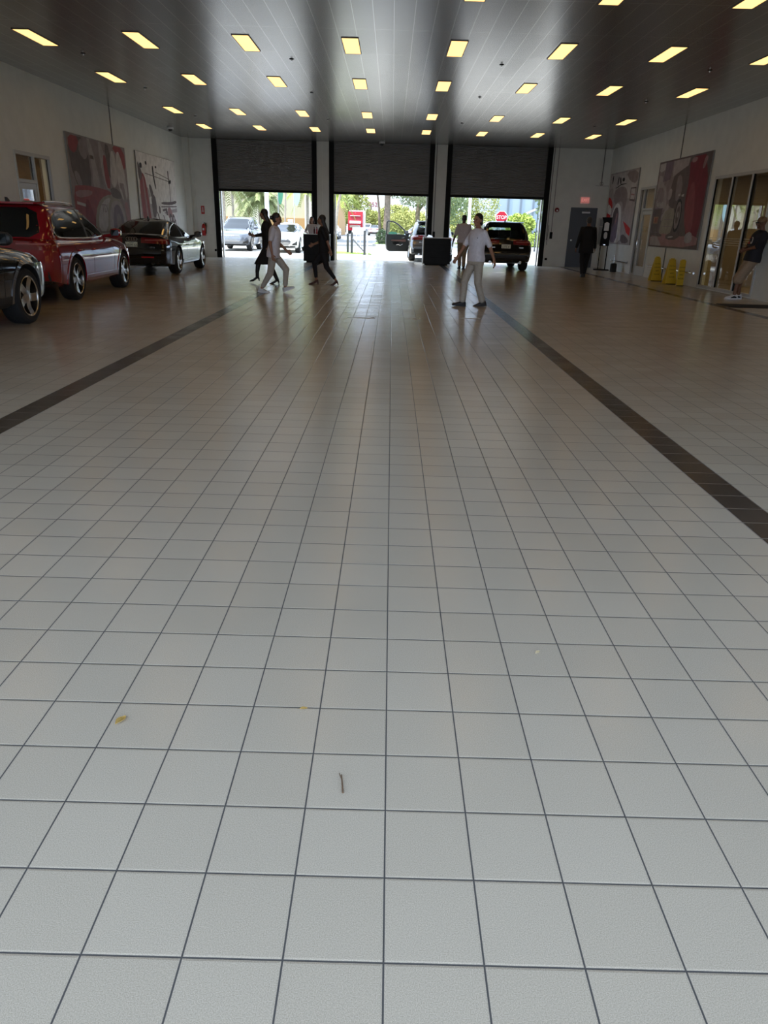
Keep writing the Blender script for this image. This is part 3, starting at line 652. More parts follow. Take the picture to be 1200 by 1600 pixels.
SUV = dict(L=4.62, W=1.88, H=1.63, wb=2.70, rw=.365, fo=.90, gc=.24, tread=.27,
    zt=[(-2.31, .98), (-2.2, 1.02), (-1.9, 1.04), (-1.0, 1.03), (.2, 1.01), (.85, 1.02), (1.3, .98), (1.9, .90), (2.2, .80), (2.31, .70)],
    hw=[(-2.31, .80), (-2.22, .88), (-2.0, .925), (-1.2, .94), (1.2, .94), (1.7, .925), (2.0, .88), (2.2, .76), (2.31, .60)],
    xf=[(0, 1.02), (.25, .72), (.6, .30), (.85, .02), (.95, -.16), (1, -.4)],
    xr=[(0, -2.20), (.25, -2.13), (.6, -1.98), (.85, -1.86), (.95, -1.75), (1, -1.45)],
    gw=[(0, .86), (.3, .82), (.7, .73), (.88, .66), (.96, .58), (1, .46)],
    dlo=[(.86, .06), (-1.60, .06), (-1.86, .16), (-1.70, .62), (-1.38, .80), (-.4, .86), (.02, .80), (.40, .48)], bp=-.42, bend=.62)
SEDAN = dict(L=4.73, W=1.86, H=1.40, wb=2.75, rw=.345, fo=.88, gc=.20, tread=.26,
    zt=[(-2.36, .88), (-2.25, .97), (-2.0, 1.0), (-1.6, .98), (-1.0, .94), (.2, .92), (.9, .93), (1.4, .87), (2.0, .77), (2.25, .68), (2.36, .58)],
    hw=[(-2.36, .76), (-2.26, .86), (-2.0, .915), (-1.2, .93), (1.2, .92), (1.7, .905), (2.0, .86), (2.22, .74), (2.36, .55)],
    xf=[(0, 1.02), (.25, .68), (.6, .20), (.85, -.12), (.95, -.30), (1, -.5)],
    xr=[(0, -2.16), (.25, -1.86), (.55, -1.52), (.85, -1.10), (.95, -.92), (1, -.72)],
    gw=[(0, .83), (.3, .77), (.7, .66), (.88, .58), (.96, .50), (1, .38)],
    dlo=[(.80, .06), (-1.30, .06), (-1.66, .14), (-1.42, .38), (-1.0, .68), (-.5, .84), (-.1, .82), (.36, .45)], bp=-.42, bend=.55)

def drape(bvh, fn, nu, nv, off=.004, depth=.012):
    """grid of rays fn(u,v)->(origin, direction) projected on a body; returns a thin shell"""
    P = []; ok = True
    for i in range(nu+1):
        row = []
        for j in range(nv+1):
            o, d = fn(i/nu, j/nv); d = Vector(d).normalized(); h, n, _, _ = bvh.ray_cast(Vector(o), d, 6)
            if h is None: row.append(None); continue
            if n.dot(d) > 0: n = -n
            row.append((h+n*off, h-n*(depth-off)))
        P.append(row)
    # fill the misses from neighbours
    for i in range(nu+1):
        for j in range(nv+1):
            if P[i][j] is None:
                c = [P[a][b_] for a in range(nu+1) for b_ in range(nv+1) if P[a][b_] is not None]
                if not c: return None
                best = min(((a-i)**2+(b_-j)**2, a, b_) for a in range(nu+1) for b_ in range(nv+1) if P[a][b_] is not None)
                P[i][j] = P[best[1]][best[2]]
    m = MB(); N = nv+1; vs = [P[i][j][k] for k in (0, 1) for i in range(nu+1) for j in range(nv+1)]; S = (nu+1)*N; fs = []
    for i in range(nu):
        for j in range(nv):
            a = i*N+j; fs.append((a, a+1, a+N+1, a+N)); fs.append((a+S+N, a+S+N+1, a+S+1, a+S))
    for i in range(nu):
        for j in (0, nv): a = i*N+j; fs.append((a, a+N, a+N+S, a+S))
    for j in range(nv):
        for i in (0, nu): a = i*N+j; fs.append((a, a+1, a+1+S, a+S))
    return m.add([tuple(v) for v in vs], fs)

def wheel_mesh(rw, tw, side, style):
    """tyre and rim, axle along y, outer face towards side"""
    t = MB(); h = tw/2; ri = rw*.70
    prof = [(ri, -h*.9), (rw*.86, -h), (rw*.96, -h*.86), (rw, -h*.6), (rw, -h*.2), (rw*.985, -h*.17), (rw*.985, -h*.12), (rw, -h*.1), (rw, h*.1), (rw*.985, h*.12), (rw*.985, h*.17), (rw, h*.2), (rw, h*.6), (rw*.96, h*.86), (rw*.86, h), (ri, h*.9)]
    t.lathe(prof, 36, axis='Y', ring_=True)
    r = MB(); s = side; y = s*h
    r.lathe([(ri*.98, y*.2), (ri*1.02, y*.86), (ri*1.03, y*.97), (ri*.99, y*1.0), (ri*.95, y*.93), (ri*.93, y*.35)], 36, axis='Y', ring_=True)
    r.lathe([(.0, y*.30), (ri*.94, y*.28), (ri*.94, y*.22), (.0, y*.22)], 24, 1, axis='Y')
    r.lathe([(.0, y*.80), (.035, y*.80), (.075, y*.74), (.085, y*.45), (.0, y*.45)], 20, axis='Y')
    ns = 5
    for k in range(ns):
        for q in ((-.13, .13) if style else (0,)):
            a = 2*math.pi*k/ns+.3
            a2 = a+(q*.9 if style else 0); a1 = a+q*1.8
            wd0, wd1 = (.020, .016) if style else (.055, .030)
            rings = []
            for f in (0, .3, .6, .85, 1.0):
                ang = a1*(1-f)+a2*f if style else a+f*.18; rad = .06+(ri*.97-.06)*f; yy = y*(.74+.14*f-.1*math.sin(f*math.pi)); wd = wd0*(1-f)+wd1*f+(.02*f if not style else .006*f)
                ca, sa = math.cos(ang), math.sin(ang)
                c = Vector((ca*rad, yy, sa*rad)); tx = Vector((-sa, 0, ca))
                d = Vector((0, -s*.05, 0))
                rings.append([tuple(c-tx*wd), tuple(c+tx*wd), tuple(c+tx*wd*.8+d), tuple(c-tx*wd*.8+d)])
            r.loft(rings)
    return t.mesh('wheel', M_rubber, 40), r.mesh('rim', [M_alu, M_black], 35)

def build_car(name, label, loc, rz, P, pm, group=None, style=1, rear=True, front=True, rings_logo=True, plate=None, rails=True, chrome=True, see=False, clad=None, arch=None, side_skip=None, rear_style='suv', trim_m=None, simple=False, rear_glass=None):
    car = thing(name, label, 'car', loc, rz, group)
    L, W, H, wb, rw = P['L'], P['W'], P['H'], P['wb'], P['rw']
    xF = L/2-P['fo']; xRr = xF-wb
    # ---------- lower body
    NX = 44 if not simple else 26
    xs = []
    for i in range(NX+1):
        t = i/NX; xs.append(-L/2+L*(t-.055*math.sin(2*math.pi*t)*1.6))
    def shift(x, z):      # bumper bulge at both ends
        e = max(0, (abs(x)-L/2+.55)/.55)
        bz = .07*math.exp(-((z-.52)/.2)**2)-.06*max(0, (z-.70)/.35) - .10*max(0, (.36-z)/.2)
        return (1 if x > 0 else -1)*e*e*bz
    def ring(x, sc=1.0):
        zt, hw = lerp_tab(P['zt'], x), lerp_tab(P['hw'], x)
        e = max(0, (abs(x)-L/2+.5)/.5); zb = P['gc']+.10*e
        pr_ = [(0, zb), (.55*hw, zb), (.86*hw, zb+.01), (.955*hw, zb+.06), (.975*hw, zb+.16), (.985*hw, .5), (.995*hw, .60), (1.0*hw, .70), (.99*hw, .78+.04*(zt-.9)), (.965*hw, zt-.14), (.945*hw, zt-.075), (.90*hw, zt-.025), (.82*hw, zt), (.6*hw, zt+.018), (.3*hw, zt+.03), (0, zt+.034)]
        pts = pr_+[(-y, z) for (y, z) in pr_[-2:0:-1]]
        zc = (zb+zt)/2
        out = []
        for (y, z) in pts:
            y2, z2 = y*sc, zc+(z-zc)*sc
            out.append((x+shift(x, z2), y2, z2))
        return out
    R_ = [ring(xs[0], s) for s in (.05, .35, .65, .85, .96)]+[ring(x) for x in xs]+[ring(xs[-1], s) for s in (.96, .85, .65, .35, .05)]
    b = MB().loft(R_); bm_mesh = b.mesh('body', [pm, M_clad], 50)
    bvh_low = BVHTree.FromPolygons([Vector(v) for v in b.v], b.f)
    # wheel arches
    cut = MB(); ra = rw+.055
    for xw in (xF, xRr):
        for s in (-1, 1):
            y0, y1 = s*(W/2-.34), s*(W/2+.2)
            cut.lathe([(.0, y0), (ra, y0), (ra, y1), (.0, y1)], 40, 1, axis='Y', o=(xw, 0, rw))
    cme = cut.mesh('cut', [pm, M_clad], 0); co = bpy.data.objects.new('cut', cme); COL.objects.link(co)
    body = bpy.data.objects.new('body', baked(bm_mesh, [('BOOLEAN', {'object': co, 'operation': 'DIFFERENCE', 'solver': 'EXACT'})]))
    bpy.data.objects.remove(co); COL.objects.link(body); body.parent = car
    body.data.set_sharp_from_angle(angle=R(42))
    # ---------- cabin
    zb = lerp_tab(P['zt'], 0)-.02
    lv = [0, .12, .25, .4, .55, .7, .8, .88, .93, .965, .985, 1.0]; rings = []; hh = H-.03-zb
    NS = 14
    for t in lv:
        xf, xr, gw = lerp_tab(P['xf'], t), lerp_tab(P['xr'], t), lerp_tab(P['gw'], t)
        z = zb+hh*t; nf = 6
        pts = []
        cr_f, cr_r = .34*(1-.3*t), .26*(1-.3*t)
        for i in range(NS+1):                                   # right side rear -> front
            u = i/NS; pts.append((xr+cr_r+(xf-cr_f-xr-cr_r)*u, -(gw*(1-.05*(2*u-1)**2*(1 if u > .5 else .9)))))
        for i in range(1, 5):
            a = -90+i*18; pts.append((xf-cr_f+cr_f*math.cos(R(a)), -gw*.95+ gw*.42+gw*.42*math.sin(R(a))))
        for i in range(nf+1):
            u = i/nf; pts.append((xf+.03*(1-(2*u-1)**2), -gw*.53+gw*1.06*u))
        for i in range(1, 5):
            a = i*18; pts.append((xf-cr_f+cr_f*math.cos(R(a)), gw*.53+gw*.42*math.sin(R(a))))
        for i in range(NS+1):
            u = 1-i/NS; pts.append((xr+cr_r+(xf-cr_f-xr-cr_r)*u, (gw*(1-.05*(2*u-1)**2*(1 if u > .5 else .9)))))
        for i in range(1, 5):
            a = 90+i*18; pts.append((xr+cr_r+cr_r*math.cos(R(a)), gw*.95-gw*.42+gw*.42*math.sin(R(a))))
        for i in range(nf+1):
            u = i/nf; pts.append((xr-.03*(1-(2*u-1)**2), gw*.53-gw*1.06*u))
        for i in range(1, 5):
            a = 180+i*18; pts.append((xr+cr_r+cr_r*math.cos(R(a)), -gw*.53+gw*.42*math.sin(R(a))))
        rings.append([(p[0], p[1], z) for p in pts])
    top = rings[-1]; cx = sum(p[0] for p in top)/len(top)
    for sc, dz in ((.7, .016), (.35, .026), (.04, .03)): rings.append([(cx+(p[0]-cx)*sc, p[1]*sc, p[2]+dz) for p in top])
    g = MB().loft(rings, cap=False); g.f.append(tuple(range((len(rings)-1)*len(top), len(rings)*len(top)))); g.mi.append(0)
    bvh_g = BVHTree.FromPolygons([Vector(v) for v in g.v], g.f)
    n = len(top)
    if see:       # open the cabin shell behind the rear window and windscreen so that one can look through
        keep = []; km = []
        for f_, k_ in zip(g.f, g.mi):
            c = sum((Vector(g.v[i]) for i in f_), Vector())/len(f_); t = (c.z-zb)/hh
            nr = (Vector(g.v[f_[1]])-Vector(g.v[f_[0]])).cross(Vector(g.v[f_[2]])-Vector(g.v[f_[0]])).normalized()
            if .12 < t < .84 and abs(c.y) < lerp_tab(P['gw'], t)*.80 and abs(nr.x) > .5: continue
            keep.append(f_); km.append(k_)
        g.f, g.mi = keep, km
    g.build('roof_shell', pm, car, 50)
    # ---------- windows draped on the cabin
    gl = M_clearglass if see else M_carglass
    def zz(t): return zb+hh*t
    def end_glass(sx, t0, t1, wf):
        def fn(u, v):
            t = t0+(t1-t0)*v; x = lerp_tab(P['xf' if sx > 0 else 'xr'], t); w_ = lerp_tab(P['gw'], t)*wf*(1-.25*((2*u-1)**8)*(1 if v > .9 or v < .1 else 0))
            return (x+sx*1.5, (2*u-1)*w_, zz(t)), (-sx, 0, 0)
        return drape(bvh_g, fn, 14, 6, .006, .012)
    wr = end_glass(-1, .10, .84, .80)
    if wr: wr.build('rear_window', (M_clearglass if see else (rear_glass or M_carglass)), car, 40)
    ws = end_glass(1, .06, .86, .84)
    if ws: ws.build('windscreen', gl, car, 40)
    D = P['dlo']
    def side_win(s, nm):
        xs_ = [p[0] for p in D]; x0, x1 = min(xs_), max(xs_); top_, bot = [], []
        poly = D
        def ivl(x):
            c = []
            for a, q in zip(poly, poly[1:]+poly[:1]):
                if (a[0]-x)*(q[0]-x) <= 0 and abs(a[0]-q[0]) > 1e-6: c.append(a[1]+(q[1]-a[1])*(x-a[0])/(q[0]-a[0]))
            return (min(c), max(c)) if c else (.06, .06)
        def seg(xa, xb, nme, mtl):
            def fn(u, v):
                x = xa+(xb-xa)*u; lo, hi = ivl(min(max(x, x0+.004), x1-.004)); return (x, s*2.0, zz(lo+(hi-lo)*v)), (0, -s, 0)
            m = drape(bvh_g, fn, 12, 5, .005, .012)
            return m.build(nme, mtl, car, 40) if m else None
        seg(x0+.004, P['bp']-.05, 'side_window', M_carglass); seg(P['bp']+.05, x1-.004, 'side_window', M_carglass); seg(P['bp']-.05, P['bp']+.05, 'door_pillar', M_clad)
        if chrome:
            pts = []
            for (px, pt) in chaikin(D, 2):
                h, nn, _, _ = bvh_g.ray_cast(Vector((px, s*2, zz(pt))), Vector((0, -s, 0)))
                if h is not None: pts.append(tuple(h+Vector((0, s*.006, 0))))
            pts.append(pts[0]); MB().tube(pts, .011, 6).build('window_trim', trim_m or M_alu, car)
    for s in (1, -1): side_win(s, '')
    # ---------- wheels
    wm = {}
    for s in (1, -1): wm[s] = wheel_mesh(rw, P['tread'], s, style)
    for xw in (xF, xRr):
        for s in (1, -1):
            t = bpy.data.objects.new('wheel', wm[s][0]); COL.objects.link(t); t.parent = car; t.location = (xw, s*(W/2-P['tread']/2-.015), rw); t.rotation_euler = (0, .4*xw, 0)
            r_ = bpy.data.objects.new('rim', wm[s][1]); COL.objects.link(r_); r_.parent = t
    if arch is not None:
        for xw in (xF, xRr):
            for s in (1, -1):
                def fn(u, v):
                    a = R(-8+196*u); q = ra-.004+.055*v; return (xw+q*math.cos(a), s*2.0, rw+q*math.sin(a)), (0, -s, 0)
                m = drape(bvh_low, fn, 26, 2, .010, .02)
                if m: m.build('arch_trim', arch, car, 40)
    # ---------- sills, seams, handles
    for s in (1, -1):
        def fn(u, v): return (xRr+ra+.05+(wb-2*ra-.10)*u, s*2, P['gc']+.03+.13*v), (0, -s, 0)
        m = drape(bvh_low, fn, 12, 3, .012, .03); m.build('sill_trim', clad or M_clad, car, 40)
        if simple: continue
        sm = MB()
        for x in (P['bp'], .78, -1.30 if P is SUV else -1.22):
            def fn2(u, v): return (x-.004+.008*u-(0 if x > -1 else -.10*v), s*2, .40+(zb-.45)*v), (0, -s, 0)
            q = drape(bvh_low, fn2, 1, 8, .0015, .006)
            if q: sm.add(q.v, q.f)
        sm.build('door_seam', M_black, car, 0)
        for x in (P['bp']-.28+.42, P['bp']-.62):
            h, nn, _, _ = bvh_low.ray_cast(Vector((x, s*2, zb-.16)), Vector((0, -s, 0)))
            MB().tube([(x-.11, h.y+s*.004, zb-.16), (x-.09, h.y+s*.035, zb-.16), (x+.09, h.y+s*.035, zb-.16), (x+.11, h.y+s*.004, zb-.16)], .013, 8).build('door_handle', pm, car)
        xm = lerp_tab(P['xf'], .12)-.16
        mb_ = MB(); yb = lerp_tab(P['gw'], .1)
        mb_.tube([(xm, s*(yb-.06), zz(.08)), (xm-.02, s*(yb+.09), zz(.12))], .03, 8)
        rr = []
        for yy, sc in ((yb+.06, .5), (yb+.08, .86), (yb+.16, 1.0), (yb+.23, .9), (yb+.27, .55)):
            rr.append([(xm+.02+sc*.10*math.cos(a)*(1 if math.cos(a) > 0 else .5), s*yy, zz(.14)+.03+sc*.085*math.sin(a)) for a in [2*math.pi*k/14 for k in range(14)]])
        mb_.loft(rr); mo = mb_.build('mirror', M_clad if clad is None else pm, car, 50)
        MB().cbox((xm-.035, s*(yb+.165), zz(.14)+.03), (.006, .15, .11)).build('mirror_glass', M_carglass, mo)
    if rails:
        for s in (1, -1):
            pts = []
            for i in range(13):
                u = i/12; x = lerp_tab(P['xr'], .95)+.10+(lerp_tab(P['xf'], .95)-lerp_tab(P['xr'], .95)-.15)*u
                h, nn, _, _ = bvh_g.ray_cast(Vector((x, s*lerp_tab(P['gw'], .955), 3)), Vector((0, 0, -1)))
                if h is not None: pts.append((x, s*lerp_tab(P['gw'], .955), h.z+(.045 if 0 < i < 12 else .0)))
            if len(pts) > 3: MB().tube(pts, .017, 8).build('roof_rail', M_alu, car)
    h, _, _, _ = bvh_g.ray_cast(Vector((lerp_tab(P['xr'], .97)+.12, 0, 3)), Vector((0, 0, -1)))
    if h is not None: MB().prism([(-.10, -.01), (.06, -.01), (-.06, .06), (-.10, .065)], -.016, .016, 'XZ').build('antenna_fin', M_clad, car, 0, loc=h)
    # ---------- rear
    xe = -L/2
    def polar(cx_, cy_, s, a0, a1, z0f, z1f):
        def fn(u, v):
            a = R(a0+(a1-a0)*u); d = Vector((-math.cos(a), s*math.sin(a), 0)); z = z0f(u)+(z1f(u)-z0f(u))*v
            return tuple(Vector((cx_, s*cy_, z))+d*2.5), tuple(-d)
        return fn
    if rear:
        zt = .88 if P['H'] > 1.5 else .80; hgt = .17 if P['H'] > 1.5 else .13
        for s in (1, -1):
            m = drape(bvh_low, polar(xe+.6, .32, s, -8, 62, lambda u: zt-.03*u, lambda u: zt+hgt*(1-.25*u)), 16, 4, .006, .02)
            lamp = m.build('tail_lamp', M_tail, car, 40)
            m = drape(bvh_low, polar(xe+.6, .32, s, 2, 52, lambda u: zt+.06, lambda u: zt+.085), 12, 1, .010, .012)
            if m: m.build('light_bar', mat('lens_streak', (.42, .10, .10), .15, coat=1), lamp)
            m = drape(bvh_low, polar(xe+.5, .36, s, -12, 20, lambda u: .445, lambda u: .475), 8, 1, .008, .014); m.build('reflector', M_tail_hi, car)
            if rear_style == 'suv' and not simple:
                m = drape(bvh_low, polar(xe+.6, .32, s, -8, 44, lambda u: .30, lambda u: .43-.05*u), 12, 3, .008, .02)
                if m: m.build('bumper_corner', M_clad, car, 40)
            if not simple:
                MB().tube([(xe+.10, s*.52, .30), (xe-.02, s*.52, .30)], [.045, .05], 12).build('exhaust_tip', M_chrome, car)
        def fb(u, v):
            y = (2*u-1)*W*.44; return (xe-1, y, P['gc']+.09+(.20 if H > 1.5 else .13)*v), (1, 0, 0)
        m = drape(bvh_low, fb, 16, 3, .012, .03); m.build('rear_diffuser', M_clad, car, 40)
        if rear_style == 'suv':
            sp = MB(); w_ = lerp_tab(P['gw'], .9)
            x_ = lerp_tab(P['xr'], .90)
            sp.prism([(-.14, -w_*.9), (.16, -w_*1.0), (.16, w_*1.0), (-.14, w_*.9)], zz(.93), zz(.93)+.03); sp.v = [(p[0]+x_, p[1], p[2]+(0 if p[0] < 0 else .015)) for p in sp.v]
            sp.build('spoiler', pm, car, 30)
        if not simple:
            def fs_(u, v): return (xe-1, (2*u-1)*W*.43, .655+.008*v-.02*(2*u-1)**2), (1, 0, 0)
            drape(bvh_low, fs_, 18, 1, .002, .006).build('tailgate_seam', M_black, car, 0)
        if rings_logo:
            h, nn, _, _ = bvh_low.ray_cast(Vector((xe-1, 0, zt+.09)), Vector((1, 0, 0))); m = MB()
            for k in range(4): m.torus((0, -.0975+.065*k, 0), .044, .007, 'X', 20, 6)
            o = m.build('ring_badge', M_chrome, car); o.location = h+Vector((-.008, 0, 0))
        zp = .80 if P['H'] > 1.5 else .745
        h, nn, _, _ = bvh_low.ray_cast(Vector((xe-1, 0, zp)), Vector((1, 0, 0)))
        if plate:
            po = MB().box(-.016, -.155, -.078, 0, .155, .078).build('licence_plate', mat('plate_cream', (.85, .86, .70), .5), car, 0); po.location = h
            text('plate_number', plate, .085, mat('plate_ink', (.05, .08, .04), .5), po, (-.0175, 0, -.004), (0, -1, 0), (0, 0, 1), .001)
            MB().box(-.018, -.06, .05, -.016, .06, .058).box(-.018, -.08, -.066, -.016, .08, -.056).build('plate_caption', mat('plate_ink', (.05, .08, .04), .5), po, 0)
        if not simple:
            for s in (-.52, .45):
                h, nn, _, _ = bvh_low.ray_cast(Vector((xe-1, s, zt-.10)), Vector((1, 0, 0)))
                o = MB().box(-.006, -.075, -.012, .004, .075, .012).box(-.007, -.06, -.02, -.002, -.04, .02).box(-.007, .0, -.02, -.002, .02, .02).build('model_badge', M_chrome, car, 0); o.location = h
    # ---------- front
    if front:
        xn = L/2
        sx = lambda u, w_: (2*u-1)*w_
        zg0, zg1 = (.42, .80) if P['H'] > 1.5 else (.36, .66)
        def fg(u, v):
            w_ = .40+.16*math.sin(math.pi*min(1, v*1.1)); return (xn+1, sx(u, w_), zg0+(zg1-zg0)*v), (-1, 0, 0)
        m = drape(bvh_low, fg, 18, 8, .010, .03)
        gr = m.build('grille', mat('grille_grey', (.13, .14, .16), .3, metal=.6), car, 40)
        m2 = MB()
        for i in range(1, 8):
            def fl_(u, v): return (xn+1, sx(u, .42+.12*math.sin(math.pi*i/8.)), zg0+(zg1-zg0)*(i/8.-.02+.03*v)), (-1, 0, 0)
            q = drape(bvh_low, fl_, 14, 1, .018, .012)
            if q: m2.add(q.v, q.f)
        m2.build('grille_slat', M_alu, gr)
        h, nn, _, _ = bvh_low.ray_cast(Vector((xn+1, 0, zg1-.09)), Vector((-1, 0, 0))); m = MB()
        for k in range(4): m.torus((0, -.12+.08*k, 0), .055, .010, 'X', 20, 6)
        o = m.build('ring_badge', M_chrome, gr); o.location = h+Vector((.03, 0, 0))
        for s in (1, -1):
            m = drape(bvh_low, (lambda u, v, s=s: (tuple(Vector((xn-.7, s*.30, (zg1+.02)+.13*(v)*(1-.2*u)))+Vector((math.cos(R(14+50*u)), s*math.sin(R(14+50*u)), 0))*2.5), (-math.cos(R(14+50*u)), -s*math.sin(R(14+50*u)), 0))), 12, 3, .008, .02)
            if m: m.build('head_lamp', M_head, car, 40)
            m = drape(bvh_low, (lambda u, v, s=s: (tuple(Vector((xn-.7, s*.30, .36+.20*v*(.35+.65*u)))+Vector((math.cos(R(24+26*u)), s*math.sin(R(24+26*u)), 0))*2.5), (-math.cos(R(24+26*u)), -s*math.sin(R(24+26*u)), 0))), 8, 3, .008, .02)
            if m: m.build('air_intake', M_clad, car, 40)
        def fl2(u, v): return (xn+1, sx(u, .72), .27+.06*v), (-1, 0, 0)
        m = drape(bvh_low, fl2, 14, 2, .012, .03)
        if m: m.build('front_lip', M_clad, car, 40)
    if see or not simple:
        seats = MB()
        for (x, ys) in ((-.1, (-.38, .38)), (-1.1, (-.42, 0, .42))):
            for y in ys:
                z0 = zb-.05; seats.loft([[(x+dx*.06, y+dy*.21*f, z0+hz) for dx, dy in ((1, 1), (1, -1), (-1, -1), (-1, 1))] for f, hz in ((1, 0), (.95, .15), (.55, .19))])
                seats.loft([[(x+dx*.05, y+dy*.13*f, z0+hz) for dx, dy in ((1, 1), (1, -1), (-1, -1), (-1, 1))] for f, hz in ((.8, .2), (1, .26), (1, .34), (.8, .39))])
        if see: seats.build('seats', M_int, car, 30)
    return car

def park(side_xy, side, rz, P, axle='rear'):
    """car centre from the ground point under one wheel's outer face"""
    xF = P['L']/2-P['fo']; xa = xF-P['wb'] if axle == 'rear' else xF
    l = Vector((xa, side*P['W']/2, 0)); l.rotate(Matrix.Rotation(rz, 3, 'Z'))
    return (side_xy[0]-l.x, side_xy[1]-l.y, 0)
P_red, P_blk = paint('red_car_paint', (.26, .006, .014)), paint('black_car_paint', (.004, .004, .005))
P_navy = paint('blue_black_car_paint', (.005, .006, .010)); P_grey = paint('grey_car_paint', (.10, .112, .135), 0); P_whi = paint('white_car_paint', (.80, .80, .80)); P_dk = paint('dark_grey_car_paint', (.17, .18, .19), .5); P_sil = paint('silver_car_paint', (.55, .55, .54), .5); P_blue = paint('pale_blue_car_paint', (.35, .45, .58), .3)
rz = R(90+2.4)
build_car('red_suv', 'glossy red SUV parked along the left wall', park((-5.53, 13.35), -1, rz, SUV), rz, SUV, P_red, 'parked cars along the left wall', arch=P_red, clad=P_red, rear_glass=M_carglass)
rz = R(90+.5)
build_car('black_hatchback', 'shiny black fastback car parked in front of the red SUV, near the back corner', park((-5.80, 20.85), -1, rz, SEDAN), rz, SEDAN, P_navy, 'parked cars along the left wall', style=0, plate='NDM GS', rails=False, rear_style='sedan', clad=P_navy)
rz = R(90)
build_car('black_suv', 'black SUV at the left edge, only its front wheel and fender in view', park((-4.88, 10.1), -1, rz, SUV, 'front'), rz, SUV, P_blk, 'parked cars along the left wall', style=0, arch=mat('arch_grey', (.05, .05, .055), .25, coat=1))
rz = R(90)
build_car('black_suv', 'black SUV with cream plate driving out through the right roller door', (3.93, 28.62, 0), rz, SUV, P_blk, style=1, plate='GTR 41', see=True, rails=False, rings_logo=False)
oc = build_car('dark_grey_suv', 'dark grey SUV with its driver door open outside the middle roller door', (1.66, 33.95, 0), rz, SUV, P_dk, style=1, see=True, trim_m=M_alu)
# its open front door (a part of the car), hinged at the left front pillar
def open_door(car):
    X0, Y0 = .80, .92; b = MB(); a = R(68)
    T = Matrix.Translation((X0, Y0, 0)) @ Matrix.Rotation(-a, 4, 'Z')      # door local: -x from hinge to latch, y outwards
    d = bpy.data.objects.new('open_door', None); 
    def part(nm, m, mt, par, sm=30):
        o = m.build(nm, mt, par, sm); return o
    lo = [(0, .36), (-.02, .31), (-.90, .31), (-1.00, .34), (-1.05, .42), (-1.08, .60), (-1.09, .80), (-1.08, 1.02), (-.6, 1.03), (0, 1.00)]
    panel = MB().prism(lo, -.06, .06, 'XZ').build('open_door', mat('door_lining', (.018, .020, .020), .45), car, 35); panel.matrix_local = T
    frame = [(0, 0, 1.0), (-.25, .0, 1.24), (-.55, -.02, 1.46), (-.75, -.03, 1.54), (-1.02, -.04, 1.57), (-1.06, -.03, 1.50), (-1.06, 0, 1.0)]
    MB().tube(frame, .032, 8).build('window_frame', M_clad, panel)
    gp = [(-.06, 1.0), (-.28, 1.22), (-.56, 1.43), (-.76, 1.51), (-1.02, 1.54), (-1.04, 1.0)]
    MB().prism(gp, -.006, .004, 'XZ').build('door_glass', M_clearglass, panel, 0)
    MB().prism(chaikin([(-.15, .84), (-.40, .80), (-.86, .80), (-.86, .75), (-.40, .73), (-.15, .70)]), -.10, -.055, 'XZ').build('armrest', mat('brown_lining', (.10, .05, .04), .5), panel)
    MB().prism(chaikin([(-.22, .92), (-.36, .87), (-.38, .85), (-.22, .89)]), -.085, -.055, 'XZ').build('inner_handle', M_alu, panel)
    MB().tube([(-.30, -.085, .62), (-.42, -.10, .56), (-.52, -.09, .60), (-.62, -.085, .58)], [.01, .016, .014, .008], 8).build('pocket_trim', M_alu, panel)
    MB().prism(chaikin([(-.45, .72), (-.80, .70), (-.74, .58), (-.50, .60)]), -.068, -.055, 'XZ').build('speaker_grille', M_black, panel)
    MB().ell((.02, .16, 1.05), (.10, .13, .085)).build('mirror', M_clad, panel)
open_door(oc)
rz = R(-90)
build_car('grey_suv', 'grey SUV facing the building outside the left roller door', (-8.0, 38+2.31, 0), rz, SUV, P_grey, 'cars outside facing the building', rear=False, style=0, clad=P_grey, see=False)
build_car('white_sedan', 'white sedan facing the building outside the left roller door', (-5.45, 37.3+2.36, 0), rz, SEDAN, P_whi, 'cars outside facing the building', rear=False, rails=False, style=0, clad=P_whi, see=False)
build_car('white_car', 'small white car far beyond the black post of the middle doorway, facing the camera', (-6.1, 77, 0), rz, SEDAN, P_whi, rear=False, rails=False, simple=True, chrome=False)
build_car('silver_sedan', 'silver sedan driving away on the road beyond the middle door', (-2.55, 112, 0), R(90), SEDAN, P_sil, front=False, rails=False, simple=True, chrome=False)
build_car('white_van', 'white car close behind the red truck on the far road', (-4.35, 136, 0), R(-90), SUV, P_whi, rear=False, rails=False, simple=True, chrome=False)
build_car('pale_blue_car', 'pale blue car parked beyond the open car door', (2.6, 66.5, 0), R(70), SEDAN, P_blue, rails=False, front=False, simple=True, chrome=False)
# ------------------------------------------------------------------ people
def ik(a, b, l1, l2, hint):
    a, b, hint = Vector(a), Vector(b), Vector(hint); d = b-a; D = min(d.length, (l1+l2)*.999); d.normalize()
    b = a+d*D; x = (l1*l1-l2*l2+D*D)/(2*D); h = math.sqrt(max(l1*l1-x*x, 0))
    hint = (hint-d*hint.dot(d)).normalized(); return a+d*x+hint*h, b
SKIN = {'light': (.42, .23, .15), 'tan': (.30, .15, .09), 'brown': (.16, .075, .045), 'dark': (.07, .035, .022)}
def remesh(mb, name, m, voxel, smooth, parent):
    me = mb.mesh(name, m, 0, fix=False)
    me = baked(me, [('REMESH', {'mode': 'VOXEL', 'voxel_size': voxel}), ('SMOOTH', {'factor': .5, 'iterations': smooth})])
    me.materials.clear(); me.materials.append(m); me.polygons.foreach_set('use_smooth', [True]*len(me.polygons))
    o = bpy.data.objects.new(name, me); COL.objects.link(o); o.parent = parent; return o
